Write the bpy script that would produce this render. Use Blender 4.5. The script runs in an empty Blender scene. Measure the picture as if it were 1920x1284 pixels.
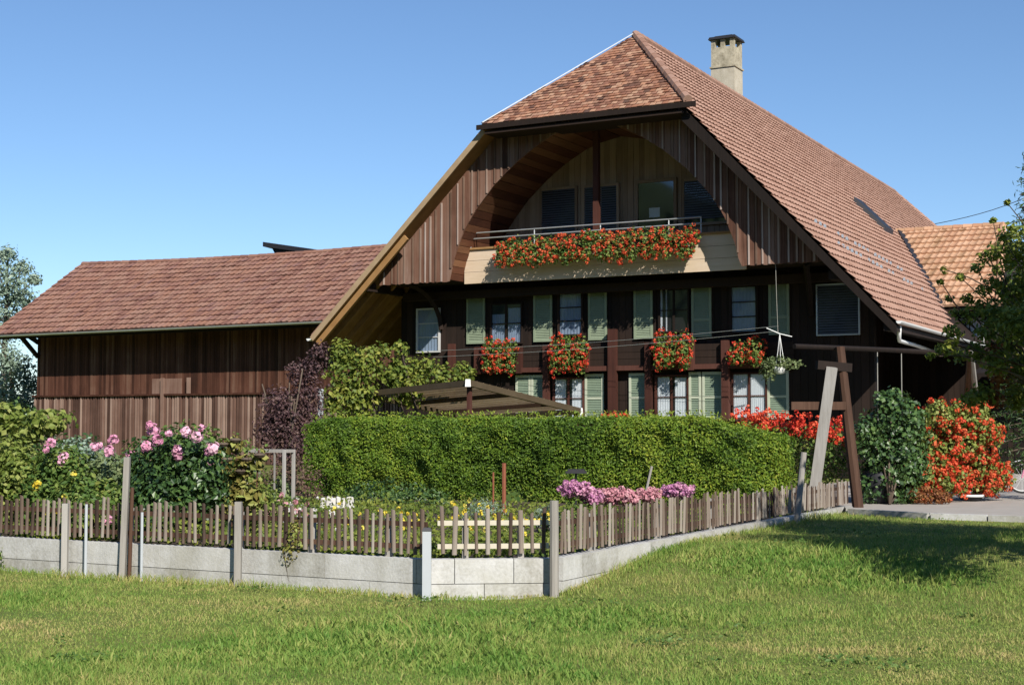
import bpy, math, random
import numpy as np
from mathutils import Matrix, Vector

random.seed(7)
rng = np.random.default_rng(11)
S = bpy.context.scene
COL = S.collection

# ------------------------------------------------------------------ camera
FPX = 2750.0
YAW = math.radians(28.5)
PIT = math.atan(153 / FPX)
RV = np.array([math.cos(YAW), math.sin(YAW), 0.0])
F0 = np.array([-math.sin(YAW), math.cos(YAW), 0.0])
ZU = np.array([0.0, 0.0, 1.0])
FV = F0 * math.cos(PIT) + ZU * math.sin(PIT)
UV = -F0 * math.sin(PIT) + ZU * math.cos(PIT)
CAM = np.array([17.91, -39.21, 1.9])
cd = bpy.data.cameras.new("Camera")
cam = bpy.data.objects.new("Camera", cd)
COL.objects.link(cam)
cd.sensor_width = 36
cd.lens = 36 * FPX / 1920
cd.clip_start = 0.1
cd.clip_end = 3000
cam.matrix_world = Matrix(((RV[0], UV[0], -FV[0], CAM[0]), (RV[1], UV[1], -FV[1], CAM[1]),
                           (RV[2], UV[2], -FV[2], CAM[2]), (0, 0, 0, 1)))
S.camera = cam


def at(u, v, d=None, y=None, z=None):
    """world point seen at photo pixel (u, v), at a known depth, plane y or height z"""
    r = FV * FPX + RV * (u - 960) + UV * (642 - v)
    t = d / (r @ F0) if d is not None else ((y - CAM[1]) / r[1] if y is not None else (z - CAM[2]) / r[2])
    return CAM + t * r


# ------------------------------------------------------------------ light
SUN_EL = math.radians(36)
SUN_H = np.array([0.765, -0.644])
W = bpy.data.worlds.new("World")
S.world = W
W.use_nodes = True
wn = W.node_tree
wn.nodes.clear()
wo = wn.nodes.new("ShaderNodeOutputWorld")
wb = wn.nodes.new("ShaderNodeBackground")
sk = wn.nodes.new("ShaderNodeTexSky")
sk.sky_type = 'NISHITA'
sk.sun_disc = False
sk.sun_elevation = SUN_EL
sk.sun_rotation = math.atan2(SUN_H[0], SUN_H[1])
sk.altitude = 500
sk.air_density = 1.0
sk.dust_density = 0.0
sk.ozone_density = 6.0
wb.inputs[1].default_value = 0.095
wn.links.new(sk.outputs[0], wb.inputs[0])
wn.links.new(wb.outputs[0], wo.inputs[0])
sd = bpy.data.lights.new("sun", 'SUN')
sd.energy = 5.0
sd.angle = math.radians(0.53)
sd.color = (1.0, 0.94, 0.84)
sun = bpy.data.objects.new("sun", sd)
COL.objects.link(sun)
sdir = Vector((SUN_H[0] * math.cos(SUN_EL), SUN_H[1] * math.cos(SUN_EL), math.sin(SUN_EL)))
sun.rotation_euler = sdir.to_track_quat('Z', 'Y').to_euler()
sun.location = (30, -30, 40)
S.view_settings.view_transform = 'Standard'
S.view_settings.look = 'None'
S.view_settings.gamma = 1
S.view_settings.exposure = 0.45
S.render.engine = 'CYCLES'
S.cycles.max_bounces = 6
S.cycles.diffuse_bounces = 2
S.cycles.transparent_max_bounces = 12

# ------------------------------------------------------------------ materials
MATS = {}


def newmat(name):
    m = bpy.data.materials.new(name)
    m.use_nodes = True
    nt = m.node_tree
    b = nt.nodes["Principled BSDF"]
    MATS[name] = m
    return m, nt, b


def ramp(nt, cols, fac):
    r = nt.nodes.new("ShaderNodeValToRGB")
    el = r.color_ramp.elements
    n = len(cols)
    while len(el) < n:
        el.new(0.5)
    for i, c in enumerate(cols):
        el[i].position = i / max(1, n - 1)
        el[i].color = (c[0], c[1], c[2], 1)
    nt.links.new(fac, r.inputs[0])
    return r.outputs[0]


def math_(nt, op, a, b=None):
    m = nt.nodes.new("ShaderNodeMath")
    m.operation = op
    for i, v in enumerate((a, b)):
        if v is None:
            continue
        if isinstance(v, (int, float)):
            m.inputs[i].default_value = v
        else:
            nt.links.new(v, m.inputs[i])
    return m.outputs[0]


def attr(nt, n='rnd'):
    a = nt.nodes.new("ShaderNodeAttribute")
    a.attribute_name = n
    return a.outputs['Fac']


def noise(nt, scale, vec=None, detail=3, sc=None, rough=0.6):
    n = nt.nodes.new("ShaderNodeTexNoise")
    n.inputs['Scale'].default_value = scale
    n.inputs['Detail'].default_value = detail
    n.inputs['Roughness'].default_value = rough
    tc = nt.nodes.new("ShaderNodeTexCoord")
    src = tc.outputs['Object']
    if sc:
        mp = nt.nodes.new("ShaderNodeMapping")
        mp.inputs['Scale'].default_value = sc
        nt.links.new(src, mp.inputs[0])
        src = mp.outputs[0]
    nt.links.new(src, n.inputs['Vector'])
    return n.outputs['Fac']


def mix(nt, fac, a, b, mode='MIX'):
    m = nt.nodes.new("ShaderNodeMix")
    m.data_type = 'RGBA'
    m.blend_type = mode
    for s, v in ((m.inputs[0], fac), (m.inputs[6], a), (m.inputs[7], b)):
        if isinstance(v, (int, float)):
            s.default_value = v
        elif isinstance(v, tuple):
            s.default_value = (v[0], v[1], v[2], 1)
        else:
            nt.links.new(v, s)
    return m.outputs[2]


def bump(nt, b, h, strength=0.3, dist=0.02):
    bn = nt.nodes.new("ShaderNodeBump")
    bn.inputs['Strength'].default_value = strength
    bn.inputs['Distance'].default_value = dist
    nt.links.new(h, bn.inputs['Height'])
    nt.links.new(bn.outputs[0], b.inputs['Normal'])


def wood(name, cols, sc=(14, 14, 0.9), rough=0.8, per=0.55, objrand=False):
    """grain streaks along one axis plus a value of its own for every board"""
    m, nt, b = newmat(name)
    g = noise(nt, 1.0, sc=sc, detail=5, rough=0.65)
    st = noise(nt, 0.9, detail=3)
    if objrand:
        oi = nt.nodes.new("ShaderNodeObjectInfo")
        r = oi.outputs['Random']
    else:
        r = attr(nt)
    f = math_(nt, 'ADD', math_(nt, 'MULTIPLY', g, 1.0 - per * 0.5), math_(nt, 'MULTIPLY', r, per))
    f = math_(nt, 'SUBTRACT', f, per * 0.25)
    f = math_(nt, 'ADD', f, math_(nt, 'MULTIPLY', math_(nt, 'SUBTRACT', st, 0.5), 0.55))
    c = ramp(nt, cols, f)
    nt.links.new(c, b.inputs['Base Color'])
    b.inputs['Roughness'].default_value = rough
    b.inputs['Specular IOR Level'].default_value = 0.25
    bump(nt, b, g, 0.35, 0.01)
    return m


def plain(name, col, rough=0.6, metal=0.0, var=0.25, scale=6.0, spec=0.4):
    m, nt, b = newmat(name)
    n = noise(nt, scale, detail=4)
    c = ramp(nt, [tuple(x * (1 - var) for x in col), tuple(min(1, x * (1 + var)) for x in col)], n)
    nt.links.new(c, b.inputs['Base Color'])
    b.inputs['Roughness'].default_value = rough
    b.inputs['Metallic'].default_value = metal
    b.inputs['Specular IOR Level'].default_value = spec
    return m


def tilemat(name, cols, moss=(0.16, 0.13, 0.07), mossamt=0.35, wz=0.5):
    m, nt, b = newmat(name)
    r = attr(nt)
    c = ramp(nt, cols, r)
    n = noise(nt, wz, detail=5, rough=0.7)
    n2 = noise(nt, 7, detail=4)
    c = mix(nt, math_(nt, 'MULTIPLY', n2, 0.45), c, tuple(x * 0.55 for x in cols[0]))
    f = ramp(nt, [(0, 0, 0), (0, 0, 0), (1, 1, 1)], n)
    c = mix(nt, math_(nt, 'MULTIPLY', f, mossamt), c, moss)
    nt.links.new(c, b.inputs['Base Color'])
    b.inputs['Roughness'].default_value = 0.85
    b.inputs['Specular IOR Level'].default_value = 0.2
    bump(nt, b, n2, 0.3, 0.01)
    return m


def leafmat(name, cols, trans=0.3, rough=0.55, spec=0.3):
    m, nt, b = newmat(name)
    r = attr(nt)
    n = noise(nt, 1.6, detail=2)
    f = math_(nt, 'ADD', math_(nt, 'MULTIPLY', r, 0.75), math_(nt, 'MULTIPLY', math_(nt, 'SUBTRACT', n, 0.38), 0.9))
    c = ramp(nt, cols, f)
    nt.links.new(c, b.inputs['Base Color'])
    b.inputs['Roughness'].default_value = rough
    b.inputs['Specular IOR Level'].default_value = spec
    if trans > 0:
        t = nt.nodes.new("ShaderNodeBsdfTranslucent")
        c2 = mix(nt, 0.5, c, (0.16, 0.2, 0.03), 'MIX') if cols[-1][1] > cols[-1][0] else c
        nt.links.new(c2, t.inputs[0])
        ms = nt.nodes.new("ShaderNodeMixShader")
        ms.inputs[0].default_value = trans
        nt.links.new(b.outputs[0], ms.inputs[1])
        nt.links.new(t.outputs[0], ms.inputs[2])
        nt.links.new(ms.outputs[0], nt.nodes["Material Output"].inputs[0])
    return m


WB = wood('weathered_boards', [(0.0198, 0.0099, 0.0073), (0.0776, 0.0341, 0.0212), (0.1554, 0.0774, 0.0519), (0.1977, 0.1178, 0.0864), (0.2825, 0.1922, 0.1595)], sc=(26, 26, 0.8), per=0.6)
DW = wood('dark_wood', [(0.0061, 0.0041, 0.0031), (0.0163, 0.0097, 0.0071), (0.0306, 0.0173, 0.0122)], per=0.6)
RW = wood('red_brown_wood', [(0.0253, 0.0084, 0.006), (0.0615, 0.0209, 0.0145), (0.1084, 0.0456, 0.0342)])
GW = wood('golden_wood', [(0.1326, 0.0624, 0.0224), (0.2785, 0.1498, 0.0574), (0.3647, 0.2246, 0.102)], sc=(2, 2, 2))
SW = wood('soffit_wood', [(0.042, 0.0132, 0.0072), (0.114, 0.042, 0.021), (0.204, 0.096, 0.048)], sc=(12, 1, 12), per=0.8)
PW = wood('pale_wood', [(0.388, 0.2842, 0.1755), (0.582, 0.4606, 0.3375), (0.6596, 0.5488, 0.4455)], sc=(0.8, 8, 9), per=0.3)
LW = wood('loggia_wood', [(0.1561, 0.1091, 0.0707), (0.3012, 0.218, 0.1534), (0.4016, 0.3098, 0.224)])
BW = wood('barn_wood', [(0.0148, 0.0066, 0.0041), (0.0492, 0.0179, 0.0105), (0.0985, 0.0407, 0.0256), (0.1674, 0.0979, 0.0678)], per=0.6)
BL = wood('barn_laths', [(0.0538, 0.0277, 0.0207), (0.1538, 0.0866, 0.0655), (0.3076, 0.2145, 0.1724)], per=1.0)
BG = wood('barge_wood', [(0.13, 0.085, 0.05), (0.3, 0.21, 0.125), (0.42, 0.31, 0.19)], sc=(3, 3, 3))
PK = wood('picket_wood', [(0.0372, 0.0228, 0.017), (0.1238, 0.0887, 0.0686), (0.2229, 0.1838, 0.1536), (0.3096, 0.2788, 0.2419)], sc=(22, 22, 2), per=1.0, objrand=True)
GY = wood('grey_post_wood', [(0.17, 0.153, 0.136), (0.323, 0.306, 0.2805), (0.442, 0.425, 0.3995)], sc=(20, 20, 1.5), per=0.4)
BP = wood('brown_pole_wood', [(0.027, 0.0136, 0.0091), (0.072, 0.0372, 0.0234), (0.132, 0.0744, 0.0488)], sc=(18, 18, 1.2), per=0.4)
BTN = wood('batten_wood', [(0.085, 0.048, 0.032), (0.187, 0.12, 0.088), (0.306, 0.224, 0.184), (0.391, 0.32, 0.288)], sc=(20, 20, 1.0), per=0.8)
PGW = wood('pergola_wood', [(0.021, 0.0147, 0.0084), (0.0672, 0.0483, 0.0273), (0.1134, 0.084, 0.0504)], sc=(4, 4, 4), per=1.0)
RT = tilemat('pantiles', [(0.2805, 0.1591, 0.117), (0.34, 0.2021, 0.1514), (0.3655, 0.2253, 0.1734), (0.391, 0.2408, 0.1848), (0.3272, 0.1935, 0.1434)], mossamt=0.3, moss=(0.3, 0.225, 0.16))
HT = tilemat('old_flat_tiles', [(0.1028, 0.0563, 0.0448), (0.3084, 0.1349, 0.0801), (0.4318, 0.2136, 0.1279), (0.4936, 0.3035, 0.2026), (0.2365, 0.1012, 0.0661), (0.3701, 0.1911, 0.1279)], mossamt=0.25)
BT = tilemat('barn_tiles', [(0.179, 0.0869, 0.0679), (0.2505, 0.132, 0.0993), (0.2982, 0.1737, 0.1324), (0.2744, 0.1389, 0.0951), (0.2147, 0.1182, 0.1034)], moss=(0.2, 0.135, 0.105), mossamt=0.85, wz=0.3)
WT = tilemat('wing_tiles', [(0.4151, 0.2234, 0.1357), (0.5415, 0.3259, 0.2035), (0.5957, 0.3724, 0.2422), (0.5054, 0.3072, 0.1938), (0.3429, 0.2048, 0.1163)], moss=(0.3, 0.2, 0.07), mossamt=0.35)
UG = plain('shutter_green', (0.22, 0.27, 0.185), 0.6, var=0.18)
LG = plain('shutter_sage', (0.44, 0.475, 0.37), 0.6, var=0.15)
LI = plain('shutter_inset', (0.19, 0.25, 0.18), 0.6, var=0.2)
ZN = plain('zinc', (0.5, 0.52, 0.53), 0.45, 0.6, var=0.15)
WM = plain('white_metal', (0.72, 0.73, 0.72), 0.4, 0.0, var=0.06)
DM = plain('dark_metal', (0.03, 0.03, 0.035), 0.5, 0.3)
WF = plain('window_white', (0.5, 0.5, 0.5), 0.5, var=0.1)
SKYCU = plain('sky_tint_curtain', (0.3, 0.36, 0.47), 0.9, var=0.12, scale=3)  # blue of the sky reflected in the panes, put into the curtain colour
CU = plain('curtain', (0.8, 0.8, 0.82), 0.9, var=0.08, scale=3)
RUST = plain('rust', (0.22, 0.075, 0.04), 0.9, var=0.4)
TC = plain('terracotta', (0.25, 0.09, 0.05), 0.8)
WP = plain('white_plastic', (0.42, 0.45, 0.48), 0.4, var=0.05)
BLIND = plain('blind', (0.09, 0.1, 0.12), 0.5, 0.1, var=0.08)
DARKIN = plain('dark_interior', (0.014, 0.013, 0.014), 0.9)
ROPE = plain('rope', (0.3, 0.29, 0.26), 0.9)
WHITEBOARD = plain('cream_paint', (0.5, 0.46, 0.37), 0.7, var=0.15)
SOIL = plain('soil', (0.06, 0.042, 0.03), 0.95, var=0.5, scale=9)
STONE = plain('pale_stone', (0.55, 0.53, 0.49), 0.85, var=0.3, scale=8)
BARK = wood('bark', [(0.03, 0.022, 0.016), (0.09, 0.068, 0.05), (0.17, 0.13, 0.1)], sc=(9, 9, 2))
TYRE = plain('tyre', (0.02, 0.02, 0.02), 0.8)
PINKP = plain('pink_paint', (0.55, 0.2, 0.3), 0.3, var=0.05)

# plaster chimney, stained from the top down
m, nt, b = newmat('plaster')
n1 = noise(nt, 2.2, detail=6, rough=0.7)
n2 = noise(nt, 1.0, sc=(6, 6, 0.8), detail=4)
c = ramp(nt, [(0.1, 0.09, 0.065), (0.4, 0.36, 0.28), (0.66, 0.62, 0.53)], math_(nt, 'ADD', math_(nt, 'MULTIPLY', n1, 0.7), math_(nt, 'MULTIPLY', n2, 0.35)))
nt.links.new(c, b.inputs['Base Color'])
b.inputs['Roughness'].default_value = 0.9
bump(nt, b, n1, 0.3, 0.02)
PL = m
m, nt, b = newmat('stained_plaster')
n1 = noise(nt, 3.2, detail=6, rough=0.75)
c = ramp(nt, [(0.07, 0.06, 0.045), (0.2, 0.175, 0.12), (0.5, 0.45, 0.34), (0.6, 0.55, 0.43)], n1)
nt.links.new(c, b.inputs['Base Color'])
b.inputs['Roughness'].default_value = 0.95
PL2 = m

# concrete garden wall: blocks come from 'rnd', stains from noise
m, nt, b = newmat('concrete')
n1 = noise(nt, 1.4, detail=7, rough=0.75)
n2 = noise(nt, 1.0, sc=(5, 5, 0.7), detail=5)
n3 = noise(nt, 30, detail=3)
f = math_(nt, 'ADD', math_(nt, 'MULTIPLY', n1, 0.6), math_(nt, 'MULTIPLY', n2, 0.35))
f = math_(nt, 'ADD', f, math_(nt, 'MULTIPLY', math_(nt, 'SUBTRACT', attr(nt), 0.5), 0.16))
f = math_(nt, 'ADD', f, math_(nt, 'MULTIPLY', math_(nt, 'SUBTRACT', n3, 0.5), 0.3))
n4 = noise(nt, 1.0, sc=(9, 9, 1.1), detail=6, rough=0.7)
c = ramp(nt, [(0.1, 0.1, 0.09), (0.22, 0.21, 0.19), (0.5, 0.5, 0.5), (0.68, 0.68, 0.69), (0.76, 0.76, 0.76)], f)
st_ = ramp(nt, [(0, 0, 0), (0, 0, 0), (0, 0, 0), (1, 1, 1)], n4)
c = mix(nt, math_(nt, 'MULTIPLY', st_, 1.1), c, (0.1, 0.095, 0.075))
ms_ = ramp(nt, [(0, 0, 0), (0, 0, 0), (1, 1, 1), (1, 1, 1)], noise(nt, 0.9, detail=6, rough=0.75))
c = mix(nt, math_(nt, 'MULTIPLY', ms_, 0.5), c, (0.26, 0.24, 0.16))
nt.links.new(c, b.inputs['Base Color'])
b.inputs['Roughness'].default_value = 0.9
bump(nt, b, n3, 0.4, 0.01)
CON = m
YARD = plain('yard_concrete', (0.33, 0.3, 0.27), 0.9, var=0.2, scale=2.5)

# glass that shows what stands behind it and mirrors the sky
m, nt, b = newmat('glass')
tr = nt.nodes.new("ShaderNodeBsdfTransparent")
tr.inputs[0].default_value = (0.8, 0.84, 0.86, 1)
gl = nt.nodes.new("ShaderNodeBsdfGlossy")
gl.inputs['Roughness'].default_value = 0.03
gl.inputs[0].default_value = (0.9, 0.95, 1, 1)
ms = nt.nodes.new("ShaderNodeMixShader")
fr = nt.nodes.new("ShaderNodeLayerWeight")
fr.inputs[0].default_value = 0.5
nt.links.new(math_(nt, 'ADD', math_(nt, 'MULTIPLY', math_(nt, 'POWER', fr.outputs['Facing'], 4.0), 0.7), 0.11), ms.inputs[0])
nt.links.new(tr.outputs[0], ms.inputs[1])
nt.links.new(gl.outputs[0], ms.inputs[2])
nt.links.new(ms.outputs[0], nt.nodes["Material Output"].inputs[0])
GLASS = m

# grass ground
m, nt, b = newmat('meadow')
n1 = noise(nt, 0.55, detail=5, rough=0.7)
n2 = noise(nt, 18, detail=4)
c = ramp(nt, [(0.045, 0.085, 0.018), (0.09, 0.13, 0.03), (0.16, 0.17, 0.05), (0.2, 0.17, 0.07)],
         math_(nt, 'ADD', math_(nt, 'MULTIPLY', n1, 0.75), math_(nt, 'MULTIPLY', n2, 0.3)))
nt.links.new(c, b.inputs['Base Color'])
b.inputs['Roughness'].default_value = 0.95
b.inputs['Specular IOR Level'].default_value = 0.1
bump(nt, b, n2, 0.6, 0.04)
MEADOW = m

GRASS = leafmat('grass_blades', [(0.0912, 0.2008, 0.0336), (0.1735, 0.2881, 0.0559), (0.3013, 0.3581, 0.0933), (0.4564, 0.393, 0.1587), (0.6205, 0.4717, 0.2426)], trans=0.35, spec=0.15)
L_HEDGE = leafmat('hedge_leaves', [(0.0422, 0.0907, 0.0103), (0.1124, 0.2016, 0.0205), (0.2225, 0.3024, 0.0308), (0.3747, 0.383, 0.0513)], trans=0.25)
L_DARK = leafmat('dark_leaves', [(0.015, 0.0375, 0.015), (0.0375, 0.085, 0.025), (0.075, 0.1438, 0.0375), (0.125, 0.1938, 0.05)], trans=0.2, rough=0.4, spec=0.45)
L_MID = leafmat('mid_leaves', [(0.0405, 0.0878, 0.0203), (0.0878, 0.162, 0.0324), (0.162, 0.2295, 0.0486), (0.27, 0.2835, 0.0675)], trans=0.3)
L_YEL = leafmat('yellowing_leaves', [(0.0575, 0.1013, 0.018), (0.1323, 0.1823, 0.0288), (0.2185, 0.2565, 0.0432), (0.3335, 0.324, 0.066)], trans=0.3)
L_LIME = leafmat('lime_leaves', [(0.07, 0.11, 0.018), (0.16, 0.22, 0.04), (0.27, 0.32, 0.075), (0.36, 0.37, 0.12)], trans=0.35)
L_CLOVER = leafmat('clover_leaves', [(0.06, 0.12, 0.025), (0.1, 0.18, 0.04), (0.15, 0.22, 0.06)], trans=0.3)
L_PALE = leafmat('pale_leaves', [(0.0945, 0.14, 0.0595), (0.168, 0.22, 0.0935), (0.2625, 0.31, 0.1445)], trans=0.3)
L_GREY = leafmat('silver_leaves', [(0.126, 0.192, 0.1375), (0.2205, 0.3, 0.225), (0.336, 0.42, 0.3375)], trans=0.15)
L_PURP = leafmat('purple_leaves', [(0.025, 0.012, 0.015), (0.06, 0.03, 0.034), (0.11, 0.06, 0.06), (0.16, 0.11, 0.1)], trans=0.15)
L_BROWN = leafmat('withered_leaves', [(0.077, 0.0625, 0.0198), (0.187, 0.1562, 0.0396), (0.297, 0.2969, 0.0792), (0.242, 0.3438, 0.0924)], trans=0.2)
L_RUST = leafmat('rust_leaves', [(0.1, 0.03, 0.015), (0.24, 0.085, 0.03), (0.33, 0.17, 0.06)], trans=0.3)
L_HEATH = leafmat('heather_leaves', [(0.07, 0.04, 0.035), (0.14, 0.08, 0.06), (0.13, 0.14, 0.06)], trans=0.15)
F_RED = leafmat('red_petals', [(0.437, 0.025, 0.0198), (0.6773, 0.0546, 0.033), (0.7866, 0.117, 0.0495), (0.8194, 0.2184, 0.1155)], trans=0.25)
F_ORANGE = leafmat('orange_petals', [(0.5, 0.04, 0.02), (0.64, 0.075, 0.03), (0.7, 0.13, 0.05), (0.62, 0.2, 0.09)], trans=0.25)
F_PINK = leafmat('pink_petals', [(0.594, 0.208, 0.36), (0.7776, 0.39, 0.54), (0.864, 0.65, 0.72)], trans=0.25)
F_LILAC = leafmat('lilac_petals', [(0.368, 0.11, 0.306), (0.598, 0.286, 0.442), (0.759, 0.44, 0.51)], trans=0.2)
F_ROSE = leafmat('rose_pink_petals', [(0.42, 0.1425, 0.19), (0.64, 0.3135, 0.361), (0.74, 0.513, 0.532)], trans=0.2)
F_YEL = leafmat('yellow_petals', [(0.6, 0.42, 0.03), (0.75, 0.6, 0.06), (0.78, 0.7, 0.2)], trans=0.2)
F_WHITE = leafmat('white_petals', [(0.6, 0.58, 0.55), (0.78, 0.76, 0.74)], trans=0.2)


# ------------------------------------------------------------------ mesh builder
def worldloc(o):
    p = np.zeros(3)
    while o is not None:
        p += np.array(o.location)
        o = o.parent
    return p


class MB:
    def __init__(self):
        self.V, self.P, self.R, self.n = [], [], [], 0

    def add(self, v, faces, r=None):
        v = np.asarray(v, float).reshape(-1, 3)
        k = len(v)
        if r is None:
            r = rng.random()
        self.R.append(np.full(k, r) if np.isscalar(r) else np.asarray(r, float))
        self.V.append(v)
        if isinstance(faces, np.ndarray):
            self.P.append(faces + self.n)
        else:
            for f in faces:
                self.P.append(np.array([f]) + self.n)
        self.n += k
        return self

    def box(self, c, s, rz=0.0, r=None, taper=1.0):
        hx, hy, hz = np.array(s) / 2.0
        v = np.array([[-hx, -hy, -hz], [hx, -hy, -hz], [hx, hy, -hz], [-hx, hy, -hz],
                      [-hx * taper, -hy * taper, hz], [hx * taper, -hy * taper, hz], [hx * taper, hy * taper, hz], [-hx * taper, hy * taper, hz]])
        if rz:
            ca, sa = math.cos(rz), math.sin(rz)
            v = np.stack([v[:, 0] * ca - v[:, 1] * sa, v[:, 0] * sa + v[:, 1] * ca, v[:, 2]], 1)
        return self.add(v + np.array(c), [[3, 2, 1, 0], [4, 5, 6, 7], [0, 1, 5, 4], [1, 2, 6, 5], [2, 3, 7, 6], [3, 0, 4, 7]], r)

    def bb(self, x0, y0, z0, x1, y1, z1, r=None):
        return self.box(((x0 + x1) / 2, (y0 + y1) / 2, (z0 + z1) / 2), (abs(x1 - x0), abs(y1 - y0), abs(z1 - z0)), 0, r)

    def beam(self, p, q, w, h, r=None, up=(0, 0, 1)):
        p, q = np.array(p, float), np.array(q, float)
        d = q - p
        d /= np.linalg.norm(d)
        up = np.array(up, float)
        if abs(d @ up) > 0.98:
            up = np.array([0, 1.0, 0])
        s = np.cross(d, up)
        s /= np.linalg.norm(s)
        t = np.cross(s, d)
        v = [e + s * a * w / 2 + t * b_ * h / 2 for e in (p, q) for a, b_ in ((-1, -1), (1, -1), (1, 1), (-1, 1))]
        return self.add(v, [[0, 1, 2, 3], [7, 6, 5, 4], [4, 5, 1, 0], [5, 6, 2, 1], [6, 7, 3, 2], [7, 4, 0, 3]], r)

    def tube(self, pts, rad, n=8, r=None, cap=True):
        pts = np.asarray(pts, float)
        m = len(pts)
        rad = np.full(m, rad) if np.isscalar(rad) else np.asarray(rad, float)
        tan = np.gradient(pts, axis=0)
        tan /= np.linalg.norm(tan, axis=1)[:, None] + 1e-9
        ref = np.array([0, 0, 1.0]) if abs(tan[0][2]) < 0.9 else np.array([1.0, 0, 0])
        vs = []
        a = np.arange(n) * 2 * math.pi / n
        for i in range(m):
            s = np.cross(tan[i], ref)
            s /= np.linalg.norm(s) + 1e-9
            t = np.cross(s, tan[i])
            ref = t if abs(tan[i] @ t) < 0.9 else ref
            vs.append(pts[i] + rad[i] * (np.cos(a)[:, None] * s + np.sin(a)[:, None] * t))
        v = np.concatenate(vs)
        f = [[i * n + j, i * n + (j + 1) % n, (i + 1) * n + (j + 1) % n, (i + 1) * n + j] for i in range(m - 1) for j in range(n)]
        if r is None:
            r = rng.random()
        off = self.n
        self.add(v, np.array(f), r)
        if cap:
            self.P.append(np.array([list(range(n))[::-1]]) + off)
            self.P.append(np.array([list(range((m - 1) * n, m * n))]) + off)
        return self

    def slab(self, poly, dz, r=None):
        """polygon with a vertical thickness dz below it"""
        p = np.asarray(poly, float)
        k = len(p)
        v = np.concatenate([p, p - np.array([0, 0, dz])])
        return self.add(v, [list(range(k)), list(range(2 * k - 1, k - 1, -1))] + [[i, i + k, (i + 1) % k + k, (i + 1) % k] for i in range(k)], r)

    def prism(self, poly, y0, y1, r=None):
        """outline in x, z pushed from y0 to y1"""
        k = len(poly)
        v = [(x, y0, z) for x, z in poly] + [(x, y1, z) for x, z in poly]
        return self.add(v, [list(range(k)), list(range(2 * k - 1, k - 1, -1))] + [[i, i + k, (i + 1) % k + k, (i + 1) % k] for i in range(k)], r)

    def lathe(self, prof, c, n=16, r=None):
        v = [(c[0] + q * math.cos(a), c[1] + q * math.sin(a), c[2] + z) for q, z in prof for a in np.arange(n) * 2 * math.pi / n]
        m = len(prof)
        f = [[i * n + j, i * n + (j + 1) % n, (i + 1) * n + (j + 1) % n, (i + 1) * n + j] for i in range(m - 1) for j in range(n)]
        return self.add(v, np.array(f), r)

    def leaves(self, c, nrm, size, asp=0.6, fold=0.25, r=None):
        """one small folded leaf per centre"""
        c = np.asarray(c, float)
        N = len(c)
        if N == 0:
            return self
        nrm = nrm / (np.linalg.norm(nrm, axis=1)[:, None] + 1e-9)
        rv = rng.normal(size=(N, 3))
        t = np.cross(nrm, rv)
        t /= np.linalg.norm(t, axis=1)[:, None] + 1e-9
        s = np.cross(nrm, t)
        size = (np.full(N, size) if np.isscalar(size) else size) * rng.uniform(0.65, 1.35, N)
        L = size[:, None]
        base, tip = c - t * L * 0.5, c + t * L * 0.5
        lt = c + s * L * asp * 0.5 + nrm * L * fold * 0.4
        rt = c - s * L * asp * 0.5 + nrm * L * fold * 0.4
        v = np.stack([base, rt, tip, lt], 1).reshape(-1, 3)
        f = np.stack([np.arange(N) * 4, np.arange(N) * 4 + 1, np.arange(N) * 4 + 2], 1)
        f2 = np.stack([np.arange(N) * 4, np.arange(N) * 4 + 2, np.arange(N) * 4 + 3], 1)
        rr = rng.random(N) if r is None else r
        self.add(v, np.concatenate([f, f2]), np.repeat(rr, 4))
        return self

    def build(self, name, mat, parent=None, loc=None, smooth=False):
        me = bpy.data.meshes.new(name)
        v = np.concatenate(self.V)
        base = worldloc(parent) if parent is not None else np.zeros(3)
        if loc is not None:
            base = base + np.array(loc)
        v = v - base
        me.vertices.add(len(v))
        me.vertices.foreach_set("co", v.astype(np.float32).ravel())
        tot = [np.full(len(p), p.shape[1]) for p in self.P]
        lt = np.concatenate(tot)
        li = np.concatenate([p.ravel() for p in self.P])
        me.loops.add(len(li))
        me.loops.foreach_set("vertex_index", li.astype(np.int32))
        me.polygons.add(len(lt))
        me.polygons.foreach_set("loop_start", np.concatenate([[0], np.cumsum(lt)[:-1]]).astype(np.int32))
        me.polygons.foreach_set("use_smooth", np.full(len(lt), bool(smooth)))
        a = me.attributes.new("rnd", 'FLOAT', 'POINT')
        a.data.foreach_set("value", np.concatenate(self.R).astype(np.float32))
        me.materials.append(mat)
        me.update(calc_edges=True)
        me.validate()
        o = bpy.data.objects.new(name, me)
        COL.objects.link(o)
        if parent is not None:
            o.parent = parent
        if loc is not None:
            o.location = loc
        return o


def tag(o, label=None, cat=None, group=None, kind=None):
    if label:
        o['label'] = label
    if cat:
        o['category'] = cat
    if group:
        o['group'] = group
    if kind:
        o['kind'] = kind
    return o


def thing(name, label, cat, loc=(0, 0, 0), group=None):
    o = bpy.data.objects.new(name, None)
    o.empty_display_size = 0.2
    COL.objects.link(o)
    o.location = [float(x) for x in loc]
    return tag(o, label, cat, group)


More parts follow.
